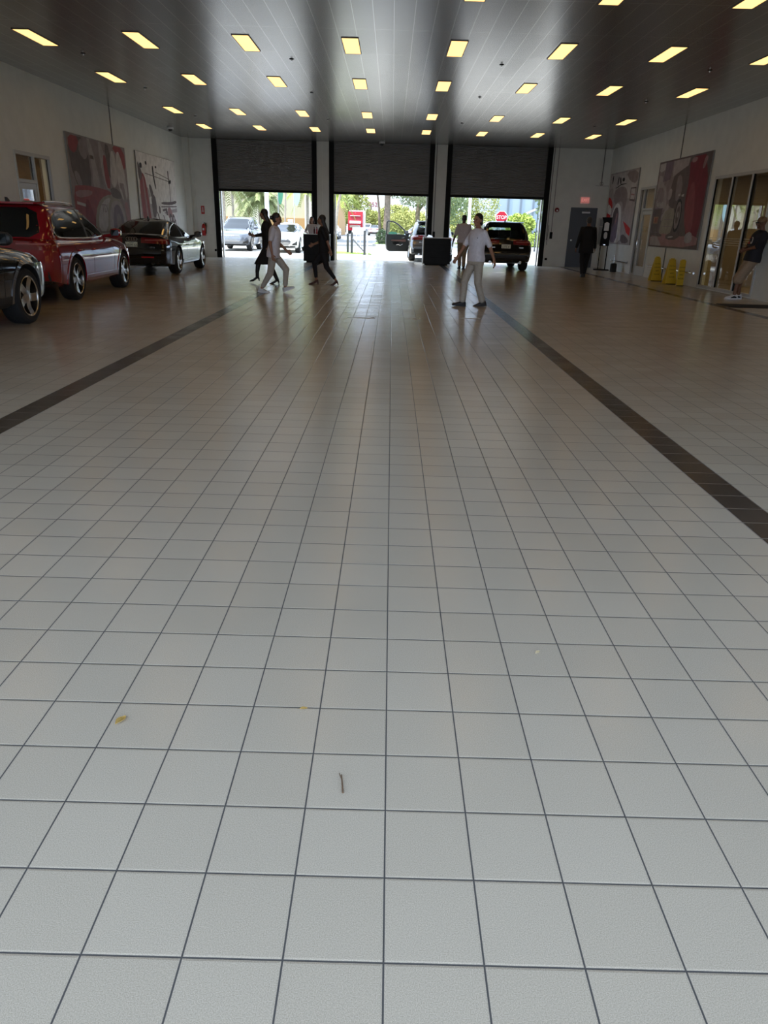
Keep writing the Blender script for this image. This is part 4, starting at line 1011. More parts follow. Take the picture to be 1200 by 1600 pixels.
def torso_rings(fem, inf, z0, z1, T, flare=0, chest=1.0):
    tab = [(.78, .168, .118, 0), (.84, .175, .122, -.005), (.92, .172, .122, -.005), (1.0, .150, .112, 0), (1.07, .140, .108, .004), (1.16, .150, .114, .006), (1.26, .163, .120, .008), (1.34, .172, .112, .002), (1.39, .168, .095, -.004), (1.425, .130, .078, -.006), (1.455, .068, .062, -.004), (1.475, .056, .056, 0)]
    if not fem: tab = [(z, w_*(1.0 if z < 1.0 else (1.07 if z < 1.2 else 1.12)), d*1.03, y) for (z, w_, d, y) in tab]
    out = []
    N = 24
    zs = [z0+(z1-z0)*i/N for i in range(N+1)]
    for z in zs:
        w_, d, y = (lerp_tab([(t[0], t[k]) for t in tab], z) for k in (1, 2, 3))
        f = flare*max(0, (1.0-z)); i2 = inf*(1 if z < 1.4 else max(.25, 1-(z-1.4)*10))
        out.append([tuple(T(Vector(((w_+i2+f)*math.copysign(abs(math.cos(a))**.85, math.cos(a)), y+(d+i2+f*.8)*math.copysign(abs(math.sin(a))**.9, math.sin(a)), z)))) for a in [2*math.pi*k/24 for k in range(24)]])
    return out
def person(label, loc, head_deg, height, pose, fit, group=None):
    S = height/1.70; fem = fit.get('fem', True); girth = fit.get('girth', 1.0)
    root = thing('person', label, 'person', loc, R(head_deg), group); root.scale = (S, S, S)
    lean, hz = R(pose.get('lean', 3)), pose.get('hz', .885); off = Vector(pose.get('off', (0, 0, 0)))
    pel = Vector((0, 0, hz))+off
    tw = pose.get('twist', 0)
    if 'hz' not in pose or pose.get('auto', True):
        hh_ = []
        for s, k in ((1, 'footR'), (-1, 'footL')):
            fx, fy, fz = pose[k][:3]; d2 = (fx-s*.088-off.x)**2+(fy-off.y)**2; hh_.append(fz+.085+fit.get('heel', 0)+math.sqrt(max(.01, (.795*.988)**2-d2))+.02)
        pel.z = min(hh_)+off.z
    def T(p):        # torso space (standing) to posed
        q = Vector(p)-Vector((0, 0, .9)); q.rotate(Matrix.Rotation(R(tw)*max(0, min(1, q.z/.4)), 3, 'Z')); q.rotate(Matrix.Rotation(-lean, 3, 'X')); return q+pel+Vector((0, 0, .015))
    sw = .185 if fem else .205
    sh = {1: T((sw-.02, -.005, 1.385)), -1: T((-sw+.02, -.005, 1.385))}
    hip = {s: pel+Vector((s*.088, 0, -.02)) for s in (1, -1)}
    legs, arms, foot = {}, {}, {}
    for s, k in ((1, 'footR'), (-1, 'footL')):
        fx, fy, fz, pit, yaw = (tuple(pose[k])+(0, 0, 0))[:5]
        heel = fit.get('heel', 0)
        rot = Matrix.Rotation(R(yaw), 3, 'Z') @ Matrix.Rotation(R(pit), 3, 'X')
        ank = Vector((fx, fy, fz))+rot @ Vector((0, 0, .085+heel))
        kn, an = ik(hip[s], ank, .405, .390, Vector((0, 1, 0))+rot @ Vector((0, .3, 0)))
        if (an-ank).length > .004: ank = an
        legs[s] = (hip[s], kn, ank); foot[s] = (ank-rot @ Vector((0, 0, .085+heel)), rot)
    for s, k in ((1, 'handR'), (-1, 'handL')):
        w_ = Vector(pose[k]); el, wr = ik(sh[s], w_, .285, .245, Vector((s*.5, -1, -.2)) if k+'_e' not in pose else Vector(pose[k+'_e']))
        arms[s] = (sh[s], el, wr)
    sk = mat('skin_'+fit['skin'], SKIN[fit['skin']], .5)
    # ---- body
    b = MB(); g = girth
    b.loft(torso_rings(fem, -.012, .80, 1.475, T))
    for s in (1, -1):
        h, k, a = legs[s]
        lf = .80 if fit.get('trousers', (0, 0))[1] >= 1 or fit.get('shoe') == 'boot' else 1
        b.cap(h, .086*g*lf, k, .055*g*lf).cap(k, .055*g*lf, a, .038)
        c = k+(a-k)*.3; b.ell(tuple(c+Vector((0, -.012, 0))), (.050*lf, .052*lf, .10))
        p, r_ = foot[s]
        hl = fit.get('heel', 0)
        if hl: b.cap(a, .034, p+r_ @ Vector((0, .0, .095)), .024).cap(p+r_ @ Vector((0, .0, .095)), .024, p+r_ @ Vector((0, .10, .036)), .022)
        else: b.cap(a, .038, p+r_ @ Vector((0, .05, .05)), .028).cap(p+r_ @ Vector((0, -.02, .045)), .026, p+r_ @ Vector((0, .13, .032)), .022)
        s0, e, wv = arms[s]
        b.cap(s0, .052*g, e, .041*g).cap(e, .041*g, wv, .028)
    # hands
    for s in (1, -1):
        s0, e, wv = arms[s]; d = (wv-e).normalized()
        hd = pose.get('handR_d' if s > 0 else 'handL_d'); d = Vector(hd).normalized() if hd else (d+Vector((0, .12, -.1))).normalized()
        inn = Vector((-s, .25, 0)); inn = (inn-d*inn.dot(d)).normalized()          # palm normal
        side = d.cross(inn).normalized()
        if side.dot(Vector((0, 1, .0)) if abs(d.y) < .75 else Vector((0, 0, 1))) < 0: side = -side  # thumb side
        M3 = Matrix((side, inn, d)).transposed()
        pc = wv+d*.055
        b.cap(wv-d*.02, .027, wv+d*.02, .027); b.ell(tuple(pc), (.040, .018, .052), rot=M3)
        for i, ln in enumerate((.068, .078, .072, .056)):
            o_ = wv+d*(.092-.004*abs(i-1))+side*(.030-.020*i); d1 = (d+inn*.30+side*(.10-.07*i)).normalized(); m_ = o_+d1*ln*.5
            d2 = (d+inn*(.95+.1*i)).normalized(); t_ = m_+d2*ln*.5; b.cap(o_, .0098, m_, .0092, n=8).cap(m_, .0092, t_, .0078, n=8)
        o_ = wv+d*.030+side*.030; m_ = o_+(d*.7+side*.75+inn*.25).normalized()*.038; b.cap(wv+d*.02+side*.012, .014, o_, .013, n=8).cap(o_, .0125, m_, .011, n=8).cap(m_, .011, m_+(d+inn*.3).normalized()*.03, .0085, n=8)
    # head
    nb = T((0, -.004, 1.44)); hy, hp = pose.get('look', (0, 0))
    HR = Matrix.Rotation(R(hy), 3, 'Z') @ Matrix.Rotation(R(hp), 3, 'X')
    hc = nb+Vector((0, .03, .0))+HR @ Vector((0, .005, .165))
    def H(p): return tuple(hc+HR @ Vector(p))
    b.cap(nb-Vector((0, 0, .03)), .056 if fem else .064, H((0, -.015, -.06)), .052 if fem else .060)
    b.ell(H((0, -.008, .020)), (.073, .092, .095), rot=HR).ell(H((0, .022, -.045)), (.056, .062, .075), rot=HR).ell(H((0, .058, -.092)), (.030, .025, .022), rot=HR)
    b.cap(H((0, .086, .008)), .010, H((0, .102, -.030)), .014).ell(H((0, .080, .030)), (.052, .012, .010), rot=HR).ell(H((0, .080, -.060)), (.024, .012, .012), rot=HR)
    for s in (1, -1): b.ell(H((s*.074, -.006, -.012)), (.010, .020, .032), rot=HR).ell(H((s*.040, .062, -.028)), (.022, .022, .02), rot=HR)
    remesh(b, 'body', sk, .0075, 3, root)
    for s in (1, -1):
        MB().ell(H((s*.031, .080, .006)), (.0125, .009, .007), rot=HR).build('eye', mat('eye_dark', (.02, .015, .012), .2), root)
    MB().ell(H((0, .0895, -.0615)), (.022, .006, .007), rot=HR).build('lips', mat('lips_'+fit['skin'], tuple(q*.6 for q in SKIN[fit['skin']]), .5), root)
    # ---- hair
    hm = mat('hair_'+fit.get('hair_col', 'dark'), {'dark': (.012, .009, .008), 'brown': (.05, .022, .014), 'grey': (.05, .045, .04)}[fit.get('hair_col', 'dark')], .5)
    hair = fit['hair']; hb = MB()
    if hair != 'cap':
        hb.ell(H((0, -.022, .040)), (.082, .095, .094), rot=HR).ell(H((0, -.035, -.01)), (.080, .072, .085), rot=HR)
    if hair == 'short': hb = MB().ell(H((0, -.018, .036)), (.079, .092, .088), rot=HR).ell(H((0, -.040, -.01)), (.075, .062, .070), rot=HR)
    if hair == 'bun': hb.ell(H((0, -.125, .01)), (.045, .042, .045), rot=HR)
    if hair == 'tied': hb.ell(H((0, -.10, -.05)), (.042, .04, .05), rot=HR)
    if hair == 'bob':
        for s in (1, -1): hb.cap(H((s*.066, -.015, .02)), .036, H((s*.080, -.02, -.13)), .034)
        hb.ell(H((0, -.06, -.06)), (.075, .05, .09), rot=HR)
    if hair == 'long':
        for s in (1, 0, -1): hb.cap(H((s*.055, -.045, .0)), .038, tuple(T((s*.06, -.125, 1.30))), .036).cap(tuple(T((s*.06, -.125, 1.30))), .036, tuple(T((s*.04, -.150, 1.12))), .016)
        for s in (1, -1): hb.cap(H((s*.070, -.015, .0)), .024, tuple(T((s*.085, -.05, 1.40))), .020)
    if hair != 'cap': remesh(hb, 'hair', hm, .010, 3, root)
    else:
        cb = MB().ell(H((0, -.01, .045)), (.082, .100, .085), rot=HR); cb.add([H(p) for p in ((-.06, .07, .06), (.06, .07, .06), (.045, .165, .045), (-.045, .165, .045), (-.06, .07, .05), (.06, .07, .05), (.045, .165, .035), (-.045, .165, .035))], [(0, 1, 2, 3), (7, 6, 5, 4), (0, 4, 5, 1), (1, 5, 6, 2), (2, 6, 7, 3), (3, 7, 4, 0)])
        cb.build('cap', mat('tan_cap', (.20, .12, .06), .7), root)
        MB().box(-.062, .080, -.004, -.008, .100, .020).box(.008, .080, -.004, .062, .100, .020).box(-.008, .095, .008, .008, .10, .014).box(-.078, .0, .010, -.062, .095, .015).box(.062, 0, .010, .078, .095, .015).build('sunglasses', M_black, root, 0)
        q = root.children[-1] if len(root.children) else None
        for o in bpy.data.objects:
            if o.parent == root and o.name.startswith('sunglasses'):
                mm = HR.to_4x4(); mm.translation = hc; o.matrix_local = mm
    # ---- clothes
    def cloth(nm, mb, col, vox=.012, sm=6, rough=.8): return remesh(mb, nm, mat('cloth_%s_%d' % (nm, hash(col) % 9999), col, rough, noise=.08, nscale=25), vox, sm, root)
    inf = fit.get('inflate', .014)
    if 'trousers' in fit:
        col, hem = fit['trousers'][:2]; b = MB().loft(torso_rings(fem, .008, .80, 1.0, T)); rr = fit.get('leg_r', .064)
        for s in (1, -1):
            h, k, a = legs[s]
            if hem >= 1: e = a+(k-a)*(.02+.1*(hem-1)); b.cap(h, .104*g, k, .078*g if rr > .05 else .076).cap(k, .078*g if rr > .05 else .076, e+(k-a)*.08, rr)
            else: e = h+(k-h)*(hem*1.15); b.cap(h, .112*g, e, .112*g)
        cloth('trousers', b, col)
    if 'skirt' in fit:
        b = MB(); lo = .46; rings = torso_rings(fem, .02, .80, 1.02, T)
        mid = (legs[1][1]+legs[-1][1])/2
        def rg(z, w_, d, c): return [(c.x+w_*math.cos(t), c.y+d*math.sin(t), z) for t in [2*math.pi*q/24 for q in range(24)]]
        b.loft([rg(lo, .20, .26, mid), rg(.65, .19, .20, (mid+pel)/2), rg(.82, .185, .15, pel)]+rings[4:]); cloth('skirt', b, fit['skirt'])
    if 'shirt' in fit:
        col, slv, hem = fit['shirt']; b = MB().loft(torso_rings(fem, inf, hem, 1.46, T, flare=fit.get('flare', .03)))
        for s in (1, -1):
            s0, e, wv = arms[s]; r0 = .060*g
            b.ell(tuple(s0), (.060, .062, .056))
            if slv <= 1: b.cap(s0, r0, s0+(e-s0)*slv, .060*g)
            else: b.cap(s0, r0, e, .056*g).cap(e, .056*g, e+(wv-e)*(slv-1), .042*g)
        so_ = cloth('shirt' if not fit.get('jacket') else 'jacket', b, col)
        if fit.get('collar'):
            cb = MB(); c0 = T((0, .0, 1.455)); pts = [tuple(c0+Vector((.068*math.cos(t), .066*math.sin(t), -.045*max(0, math.sin(t))))) for t in [R(-250+320*q/16) for q in range(17)]]
            cb.tube(pts, .014, 6).build('collar', mat('cloth_collar', tuple(min(1, q*1.05) for q in col), .8), root)
    if fit.get('logo'):
        p = T((-.100, .118, 1.285)); MB().ell(tuple(p), (.028, .006, .012)).build('chest_logo', mat('logo_navy', (.03, .05, .08), .6), root)
    if fit.get('print'):
        o = None
        for (t, x, c) in (('2', .055, 'S'), ('0', -.055, 'W')):
            p = T((x, .150, 1.22)); text('shirt_number', t, .20, mat('ink_'+c, INK[c], .42), root, p, (-1, 0, 0), (0, math.sin(lean)*1.0, math.cos(lean)), .010)
    if fit.get('belt'):
        MB().loft(torso_rings(fem, .016, .965, .995, T)).build('belt', M_black, root)
    # ---- shoes
    kind = fit.get('shoe', 'sneaker'); heel = fit.get('heel', 0); sc = mat('shoe_%d' % (hash(fit['shoe_col']) % 9999), fit['shoe_col'], .5)
    for s in (1, -1):
        p, rt = foot[s]; m = MB()
        def ring(y, w_, z0, z1): return [tuple(p+rt @ Vector((w_*math.cos(t), y, (z0+z1)/2+(z1-z0)/2*(math.sin(t) if math.sin(t) > 0 else max(-1, math.sin(t)*1.6))))) for t in [2*math.pi*q/16 for q in range(16)]]
        if heel: prof = [(-.055, .022, .07, .10), (-.04, .030, .065, .135), (.0, .033, .055, .125), (.05, .036, .028, .095), (.10, .042, .004, .062), (.15, .040, 0, .045), (.19, .022, 0, .028), (.205, .006, .003, .016)]
        else: prof = [(-.075, .024, .012, .07), (-.06, .036, 0, .105), (-.02, .040, 0, .115), (.03, .042, 0, .100), (.08, .047, 0, .078), (.13, .049, 0, .062), (.17, .042, 0, .052), (.197, .022, .004, .038)]
        m.loft([ring(*q) for q in prof])
        if heel: m.tube([tuple(p+rt @ Vector((0, -.040, .07))), tuple(p+rt @ Vector((0, -.045, 0)))], [.022, .012], 10)
        if kind == 'boot':
            h, k, a = legs[s]; m.cap(p+rt @ Vector((0, -.01, .10)), .048, a+(k-a)*.25, .052).cap(a+(k-a)*.25, .052, a+(k-a)*.74, .072)
        shoe = m.build('shoe' if kind != 'boot' else 'boot', sc, root, 50)
        if kind == 'sneaker' and not heel:
            m = MB(); m.loft([[tuple(p+rt @ Vector((w_*1.06*c_, y, z))) for c_, z in ((-1, 0), (1, 0), (1, .022), (-1, .022))] for (y, w_, _, _) in prof]); m.build('sole', mat('sole_'+fit.get('sole', 'white'), (.7, .7, .7) if fit.get('sole', 'white') == 'white' else (.02, .02, .02), .6), shoe, 0)
        if fit.get('shoe_accent'):
            for q in (1, -1):
                m = MB(); m.loft([[tuple(p+rt @ Vector((q*(w_+.004), y, z))) for z in (a_, b_)]+[tuple(p+rt @ Vector((q*(w_-.02), y, z))) for z in (b_, a_)] for (y, w_, a_, b_) in ((-.04, .040, .03, .055), (.02, .042, .03, .07), (.09, .047, .025, .04))]); m.build('side_patch', M_black, shoe, 0)
    return root

POLO, KHAKI, BEIGE, BLACK = (.60, .57, .60), (.27, .21, .14), (.40, .36, .30), (.006, .006, .007)
person('woman in white polo and beige trousers striding right, in front of the left doorway', (-2.45, 15.85, 0), -90, 1.59,
       dict(footR=(.07, -.30, 0, -8), footL=(-.07, .26, .03, 22), handR=(.23, .0, .82), handL=(-.20, .26, .90), lean=5, hz=.855, look=(0, -6)),
       dict(skin='tan', hair='bun', shirt=(POLO, .75, .80), trousers=(BEIGE, 1.9), shoe_col=(.55, .55, .54), collar=True, inflate=.022, leg_r=.058))
bp = person('woman in black with long boots holding a phone, behind the woman in white polo', (-2.95, 18.2, 0), 90, 1.62,
       dict(footR=(.06, .30, .05, -6), footL=(-.06, -.22, 0, -4), handR=(.17, .36, 1.12), handL=(-.22, -.06, .84), lean=2, hz=.90, look=(0, -8), handR_d=(0, 1, .35)),
       dict(skin='tan', hair='long', shirt=(BLACK, 1.8, .92), skirt=(.008, .007, .008), shoe='boot', heel=.05, shoe_col=(.008, .008, .008)))
ph = thing('phone', 'phone held up by the woman in black boots', 'phone', (-2.95-.445*.953, 18.2+.155*.953, 1.165*.953), R(90))
MB().cbox((0, 0, 0), (.075, .010, .15), rot=Matrix.Rotation(R(-25), 3, 'X')).build('case', M_black, ph, 0)
MB().cbox((0, -.0062, 0.0), (.068, .003, .14), rot=Matrix.Rotation(R(-25), 3, 'X')).build('screen', mat('phone_screen', (.03, .035, .04), .1), ph, 0)
person('woman in white shirt with brown bobbed hair standing behind the left podium', (-3.10, 29.98, 0), 176, 1.60,
       dict(footR=(.09, 0, 0), footL=(-.09, .02, 0), handR=(.20, .30, 1.12), handL=(-.20, .30, 1.12), lean=10, look=(6, -4)),
       dict(skin='light', hair='bob', hair_col='brown', shirt=((.62, .60, .60), .85, .80), trousers=(BLACK, 1), shoe_col=BLACK, collar=True))
person('woman in black with long dark hair and heels walking left past the left podium', (-1.62, 18.2, 0), 90, 1.56,
       dict(footR=(.05, .20, 0, 0), footL=(-.05, -.34, 0, -10), handR=(.16, .26, 1.00), handL=(-.20, -.22, .80), lean=2, hz=.88, look=(0, 0)),
       dict(skin='tan', hair='long', shirt=(BLACK, .9, .80), trousers=((.008, .008, .010), 1.6), shoe='pump', heel=.06, shoe_col=(.06, .02, .015), leg_r=.050))
person('man in white shirt and khaki trousers walking away at the right roller door', (2.5, 26.9, 0), 4, 1.80,
       dict(footR=(.05, -.10, 0, -10), footL=(-.04, .22, 0), handR=(.30, .02, .84), handL=(-.33, .04, .84), lean=2, look=(14, 0)),
       dict(fem=False, skin='dark', hair='short', shirt=(POLO, .95, .86), trousers=(KHAKI, 1), shoe_col=BLACK, sole='black', inflate=.03, belt=False, girth=1.08))
person('woman in white polo with chest logo walking left in front of the black SUV', (1.60, 14.1, 0), 128, 1.62,
       dict(footR=(.10, .25, .0, 4, -38), footL=(-.08, -.15, 0, -10, -38), handR=(.27, .30, .90), handL=(-.27, -.20, .84), lean=-2, off=(0, .05, 0), hz=.872, look=(8, 0)),
       dict(skin='tan', hair='tied', shirt=((.62, .61, .66), .85, .86), trousers=(BEIGE, 1.15), shoe_col=(.012, .010, .010), sole='black', leg_r=.070, collar=True, logo=True, inflate=.020, girth=1.0))
person('man in black suit walking towards the grey steel door', (6.17, 24.3, 0), -4, 1.78,
       dict(footR=(.05, .16, 0), footL=(-.05, -.10, 0, -8), handR=(.27, .04, .83), handL=(-.30, .0, .82), lean=1, look=(0, 0)),
       dict(fem=False, skin='brown', hair='short', hair_col='grey', shirt=((.004, .004, .005), 1.97, .70), jacket=True, trousers=((.004, .004, .005), 1), shoe='dress', shoe_col=(.01, .01, .01), inflate=.035, girth=1.1, flare=.06))
person('man in cap, black number shirt and khaki shorts leaning by the right window', (8.08, 17.35, 0), 84, 1.80,
       dict(footR=(-.05, .14, 0, 0, 10), footL=(.05, .02, 0, 0, 0), handR=(.06, .10, 1.0), handL=(-.10, .10, 1.02), lean=-9, hz=.88, off=(0, -.10, 0), handR_e=(1, -.3, -.5), handL_e=(-1, -.3, -.5), look=(4, -4)),
       dict(fem=False, skin='brown', hair='cap', shirt=((.012, .012, .018), .95, .82), trousers=((.30, .22, .15), .98), shoe_col=(.62, .62, .62), shoe_accent=True, inflate=.035, girth=1.08, print=True))
# ------------------------------------------------------------------ outside
struct('ground', MB().box(-120, -90, -.5, 140, 330, -.03), M_asph)
struct('trim_8', MB().box(-30, YB+.35, -.029, 30, 47, -.002).box(-30, -40, -.029, 30, YF-.0, -.002), M_conc)
o = MB().prism(chaikin([(-1.4, 54.5), (4.5, 54.5), (5.2, 60), (4, 64), (-.8, 63), (-1.5, 59)]), -.03, .12).build('kerbed_island', mat('kerb_concrete', (.5, .5, .47), .8), None, 0); tag(o, 'kerbed traffic island with grass beyond the middle door', 'kerb')
tag(MB().prism(chaikin([(-1.25, 54.8), (4.3, 54.8), (5.0, 60), (3.9, 63.7), (-.7, 62.7), (-1.3, 59)]), .12, .15).build('lawn', M_grass, None, 0), 'grass on the island beyond the middle door', 'grass', kind='stuff')
tag(MB().prism([(-3.6, 38.6), (-1.0, 38.2), (-1.2, 40.2), (-3.8, 41.5)], -.03, .03).build('lawn', M_grass, None, 0), 'small grass strip beside the railing outside the middle door', 'grass', kind='stuff')
tag(MB().prism([(9.6, 48), (22, 48), (22, 50.5), (9.8, 50.5)], -.03, .04).build('lawn', M_grass, None, 0), 'grass verge outside the right roller door', 'grass', kind='stuff')
tag(MB().prism([(6, 66), (24, 66), (24, 73), (6, 73)], -.03, .04).build('lawn', M_grass, None, 0), 'grass strip in front of the pale blue building', 'grass', kind='stuff')
# buildings
M_cream, M_band, M_pale = mat('cream_stucco', (.50, .455, .31), .8), mat('ochre_stucco', (.42, .25, .10), .8), mat('pale_stucco', (.5, .48, .43), .8)
o = thing('cream_building', 'cream building with ochre base band beyond the left roller door', 'building', (-18, 64, 0))
MB().box(-16, 0, 0, 11.7, 9.5, 9).build('wall', M_cream, o, 0)
b = MB(); 
for x in (-12, -7.5, -3, 1.5, 6.5, 10.8): b.box(x, -.35, 0, x+.9, 0, 9)
b.build('pilaster', mat('pale_cream_stucco', (.72, .67, .52), .8), o, 0)
MB().box(-16.05, -.12, 0, 11.75, 0, 1.75).build('base_band', M_band, o, 0)
MB().box(-16.3, -.5, 9, 12, 9.5, 9.5).build('roof_coping', M_pale, o, 0)
o = thing('ochre_building', 'ochre building edge far left through the middle doorway', 'building', (-12, 100, 0))
MB().box(0, 0, 0, 5.1, 14, 5).build('wall', M_band, o, 0)
MB().box(-.2, -.3, 5, 5.3, 14, 5.4).build('roof_coping', M_pale, o, 0)
o = thing('far_white_building', 'far white building with red lettering behind the trees', 'building', (-8, 190, 0))
MB().box(-14, 0, 0, 16, 30, 8.5).build('wall', mat('white_stucco', (.72, .70, .68), .8), o, 0)
text('sign_lettering', '1052', 1.4, mat('sign_red', (.25, .04, .04), .6), o, (2.9, -.1, 6.0), (1, 0, 0), (0, 0, 1), .08)
o = thing('pale_blue_building', 'pale blue panelled building behind the stop sign', 'building', (10.4, 78, 0))
M_pb = mat('pale_blue_panel', (.33, .39, .47), .6)
MB().box(0, 0, 0, 30, 20, 13).build('wall', M_pb, o, 0)
b = MB()
for i in range(11): b.box(1.05+i*1.25, -.10, 0, 1.22+i*1.25, 0, 13)
b.build('panel_rib', mat('rib_grey', (.16, .19, .24), .6), o, 0)
MB().box(0, -.06, 0, 30, 0, .9).build('base_band', mat('pale_grey_band', (.55, .56, .56), .7), o, 0)
MB().add([(2.0, -.25, 2.3), (2.0, -.25, 2.5), (6.6, -.25, 4.6), (6.6, -.25, 4.4), (2.0, -.1, 2.3), (2.0, -.1, 2.5), (6.6, -.1, 4.6), (6.6, -.1, 4.4)], [(0, 1, 2, 3), (7, 6, 5, 4), (0, 4, 5, 1), (2, 6, 7, 3)]).build('stair_stringer', M_white, o, 0)
# posts, signs, banners
M_polew = mat('pale_pole', (.62, .66, .72), .5)
def pole(name, label, x, y, r, h, m, cat='pole'):
    o = MB().lathe([(r*1.5, -.02), (r*1.5, .12), (r, .14), (r*.85, h)], 16).build(name, m, None, 40, (x, y, 0)); tag(o, label, cat); return o
pole('lamp_post', 'thick pale lamp post in front of the palm beyond the left door', -6.78, 42, .12, 7, M_polew)
pole('lamp_post', 'pale grey lamp post beyond the right roller door', 4.45, 45, .09, 8, M_polew)
tag(MB().box(-.35, -.3, -.02, .35, .3, 8).build('grey_column', mat('pale_grey_column', (.42, .45, .50), .7), None, 0, (-13.35, 58.5, 0)), 'broad pale grey column behind the grey SUV', 'column')
tag(MB().box(-.10, -.10, 0, .10, .10, .95).build('yellow_bollard', mat('pale_yellow_post', (.60, .50, .24), .6), None, 0, (-2.36, 31.6, 0)), 'pale yellow post by the left jamb of the middle roller door', 'post')
def sign_board(label, x, y, z, w_, h_):
    o = thing('road_sign', label, 'sign', (x, y, 0), 0, 'small white signs in front of the cream building')
    MB().tube([(0, .02, -.02), (0, .02, z)], .03).build('post', M_white, o)
    MB().box(-w_/2, -.03, z, w_/2, .01, z+h_).build('board', M_white, o, 0)
    MB().box(-w_/2+.06, -.034, z+h_*.28, w_/2-.06, -.03, z+h_*.55).build('blue_panel', mat('sign_blue', (.20, .32, .50), .5), o, 0)
sign_board('white sign with blue panel left of the lamp post', -8.85, 48, 1.2, .28, .45)
sign_board('white sign with blue panel above the white sedan', -6.45, 49, 1.25, .33, .34)
def flag(label, x, y, z0, z1, w_, m):
    o = thing('feather_flag', label, 'flag', (x, y, 0), 0, 'tall banner flags beyond the roller doors')
    MB().tube([(0, 0, -.02), (0, 0, z1+.1)], .025).build('pole', M_alu, o)
    pl = [(0, z0), (w_*.9, z0+.25), (w_, z1-.4), (w_*.5, z1), (0, z1+.05)]
    b = MB(); N = 8
    for k in range(N): pass
    b.prism(chaikin(pl), -.012, .012, 'XZ'); b.build('banner', m, o, 0)
flag('dark green banner flag beyond the left door', -7.35, 50, 2.35, 4.2, .35, mat('flag_green', (.05, .20, .12), .7))
flag('pale teal banner flag near the right edge of the left doorway', -5.95, 47, 2.25, 4.0, .40, mat('flag_teal', (.35, .58, .52), .7))
flag('pale blue banner flag beyond the left edge of the middle doorway', -4.05, 49, 2.0, 3.7, .34, mat('flag_blue', (.40, .62, .68), .7))
# railing / gate outside the middle door
o = thing('barrier_gate', 'white and black barrier gate on the forecourt beyond the middle door', 'gate', (0, 0, 0))
M_darkpost = mat('dark_grey_post', (.05, .055, .06), .5)
for (x, y, h) in ((-2.27, 39.6, .95), (-2.03, 39.0, 1.02), (-1.33, 37.6, 1.12)): MB().box(x-.055, y-.05, -.02, x+.055, y+.05, h).build('post', M_darkpost, o, 0)
MB().tube([(-2.0, 38.9, .72), (-1.30, 37.6, .10)], .035).build('diagonal_brace', M_darkpost, o)
MB().add([(-2.0, 39.0, .95), (-1.33, 37.6, .95), (-1.33, 37.6, 1.25), (-2.0, 39.0, 1.25), (-1.96, 39.05, .95), (-1.29, 37.65, .95), (-1.29, 37.65, 1.25), (-1.96, 39.05, 1.25)], [(0, 1, 2, 3), (7, 6, 5, 4), (0, 4, 5, 1), (3, 2, 6, 7), (1, 5, 6, 2), (0, 3, 7, 4)]).build('white_board', M_white, o, 0)
b = MB()
for t in (.33, .66): b.tube([(-2.0+.67*t, 39.0-1.4*t, .05), (-2.0+.67*t, 39.0-1.4*t, .95)], .02)
b.build('white_bar', M_white, o)
MB().tube([(-1.19, 37.5, -.02), (-1.19, 37.5, .80), (-1.26, 37.5, .86)], .03).build('white_post', M_white, o)
o = thing('bent_handrail', 'bent dark handrail by the grass at the left of the middle doorway', 'rail', (-2.95, 40, 0))
MB().tube([(-.35, 0, .55), (0, .0, .18), (.06, 0, .0)], .03).tube([(-.3, 0, 0), (0, 0, .02)], .03).build('tube', M_darkpost, o)
# stop sign
o = thing('stop_sign', 'red octagonal stop sign beyond the right roller door', 'sign', (6.95, 49.5, 0))
MB().tube([(0, .03, -.02), (0, .03, 2.4)], .035).build('post', M_alu, o)
oc8 = lambda r: [(r*math.cos(R(22.5+45*k)), 2.04+r*math.sin(R(22.5+45*k))) for k in range(8)]
MB().prism(oc8(.405), -.012, .0, 'XZ').build('white_rim', M_white, o, 0)
MB().prism(oc8(.375), -.016, -.012, 'XZ').build('red_face', mat('sign_bright_red', (.34, .012, .025), .5, spec=.2), o, 0)
text('lettering', 'STOP', .30, M_white, o, (0, -.019, 2.04), (1, 0, 0), (0, 0, 1), .002, .88)
# delivery truck
o = thing('delivery_truck', 'red and white delivery truck on the far road', 'truck', (-5.85, 122, 0))
M_tr = mat('truck_red', (.34, .018, .028), .4, spec=.3)
MB().box(-1.05, 1.8, .8, 1.35, 8.0, 3.5).build('cargo_box', M_white, o, 0)
MB().prism([(0, .55), (1.9, .55), (1.9, 3.3), (.5, 3.3), (.28, 2.1), (0, 1.6)], -1.15, 1.15, 'YZ').build('cab', M_tr, o, 25)
MB().prism([(.29, 2.0), (.46, 2.6), (.43, 2.62), (.25, 2.0)], -.8, .8, 'YZ').build('windscreen', mat('truck_glass', (.12, .14, .15), .1), o, 0)
MB().box(-.9, -.03, 1.55, .9, .03, 1.95).box(-.8, .20, 2.62, .8, .50, 2.72).build('white_panel', M_white, o, 0)
MB().box(-.85, -.05, .95, .85, .0, 1.3).build('grille', M_alu, o, 0)
MB().prism([(.22*math.cos(R(20*k)), 3.0+.10*math.sin(R(20*k))) for k in range(18)], .46, .50, 'XZ').build('emblem', M_white, o, 0)
for x in (-1.0, 1.0):
    for y in (.9, 6.2): MB().lathe([(.2, x-.14), (.48, x-.14), (.5, x-.1), (.5, x+.1), (.48, x+.14), (.2, x+.14)], 20, axis='X', o=(0, y, .47)).build('wheel', M_rubber, o)
# green utility box
tag(MB().prism(chaikin([(-.3, .02), (.3, .02), (.3, .9), (.22, 1.0), (-.22, 1.0), (-.3, .9)], 1), -.2, .2, 'XZ').build('utility_box', mat('box_green', (.03, .12, .07), .5), None, 30, (.05, 52, 0)), 'dark green utility box seen through the open car door window', 'box')

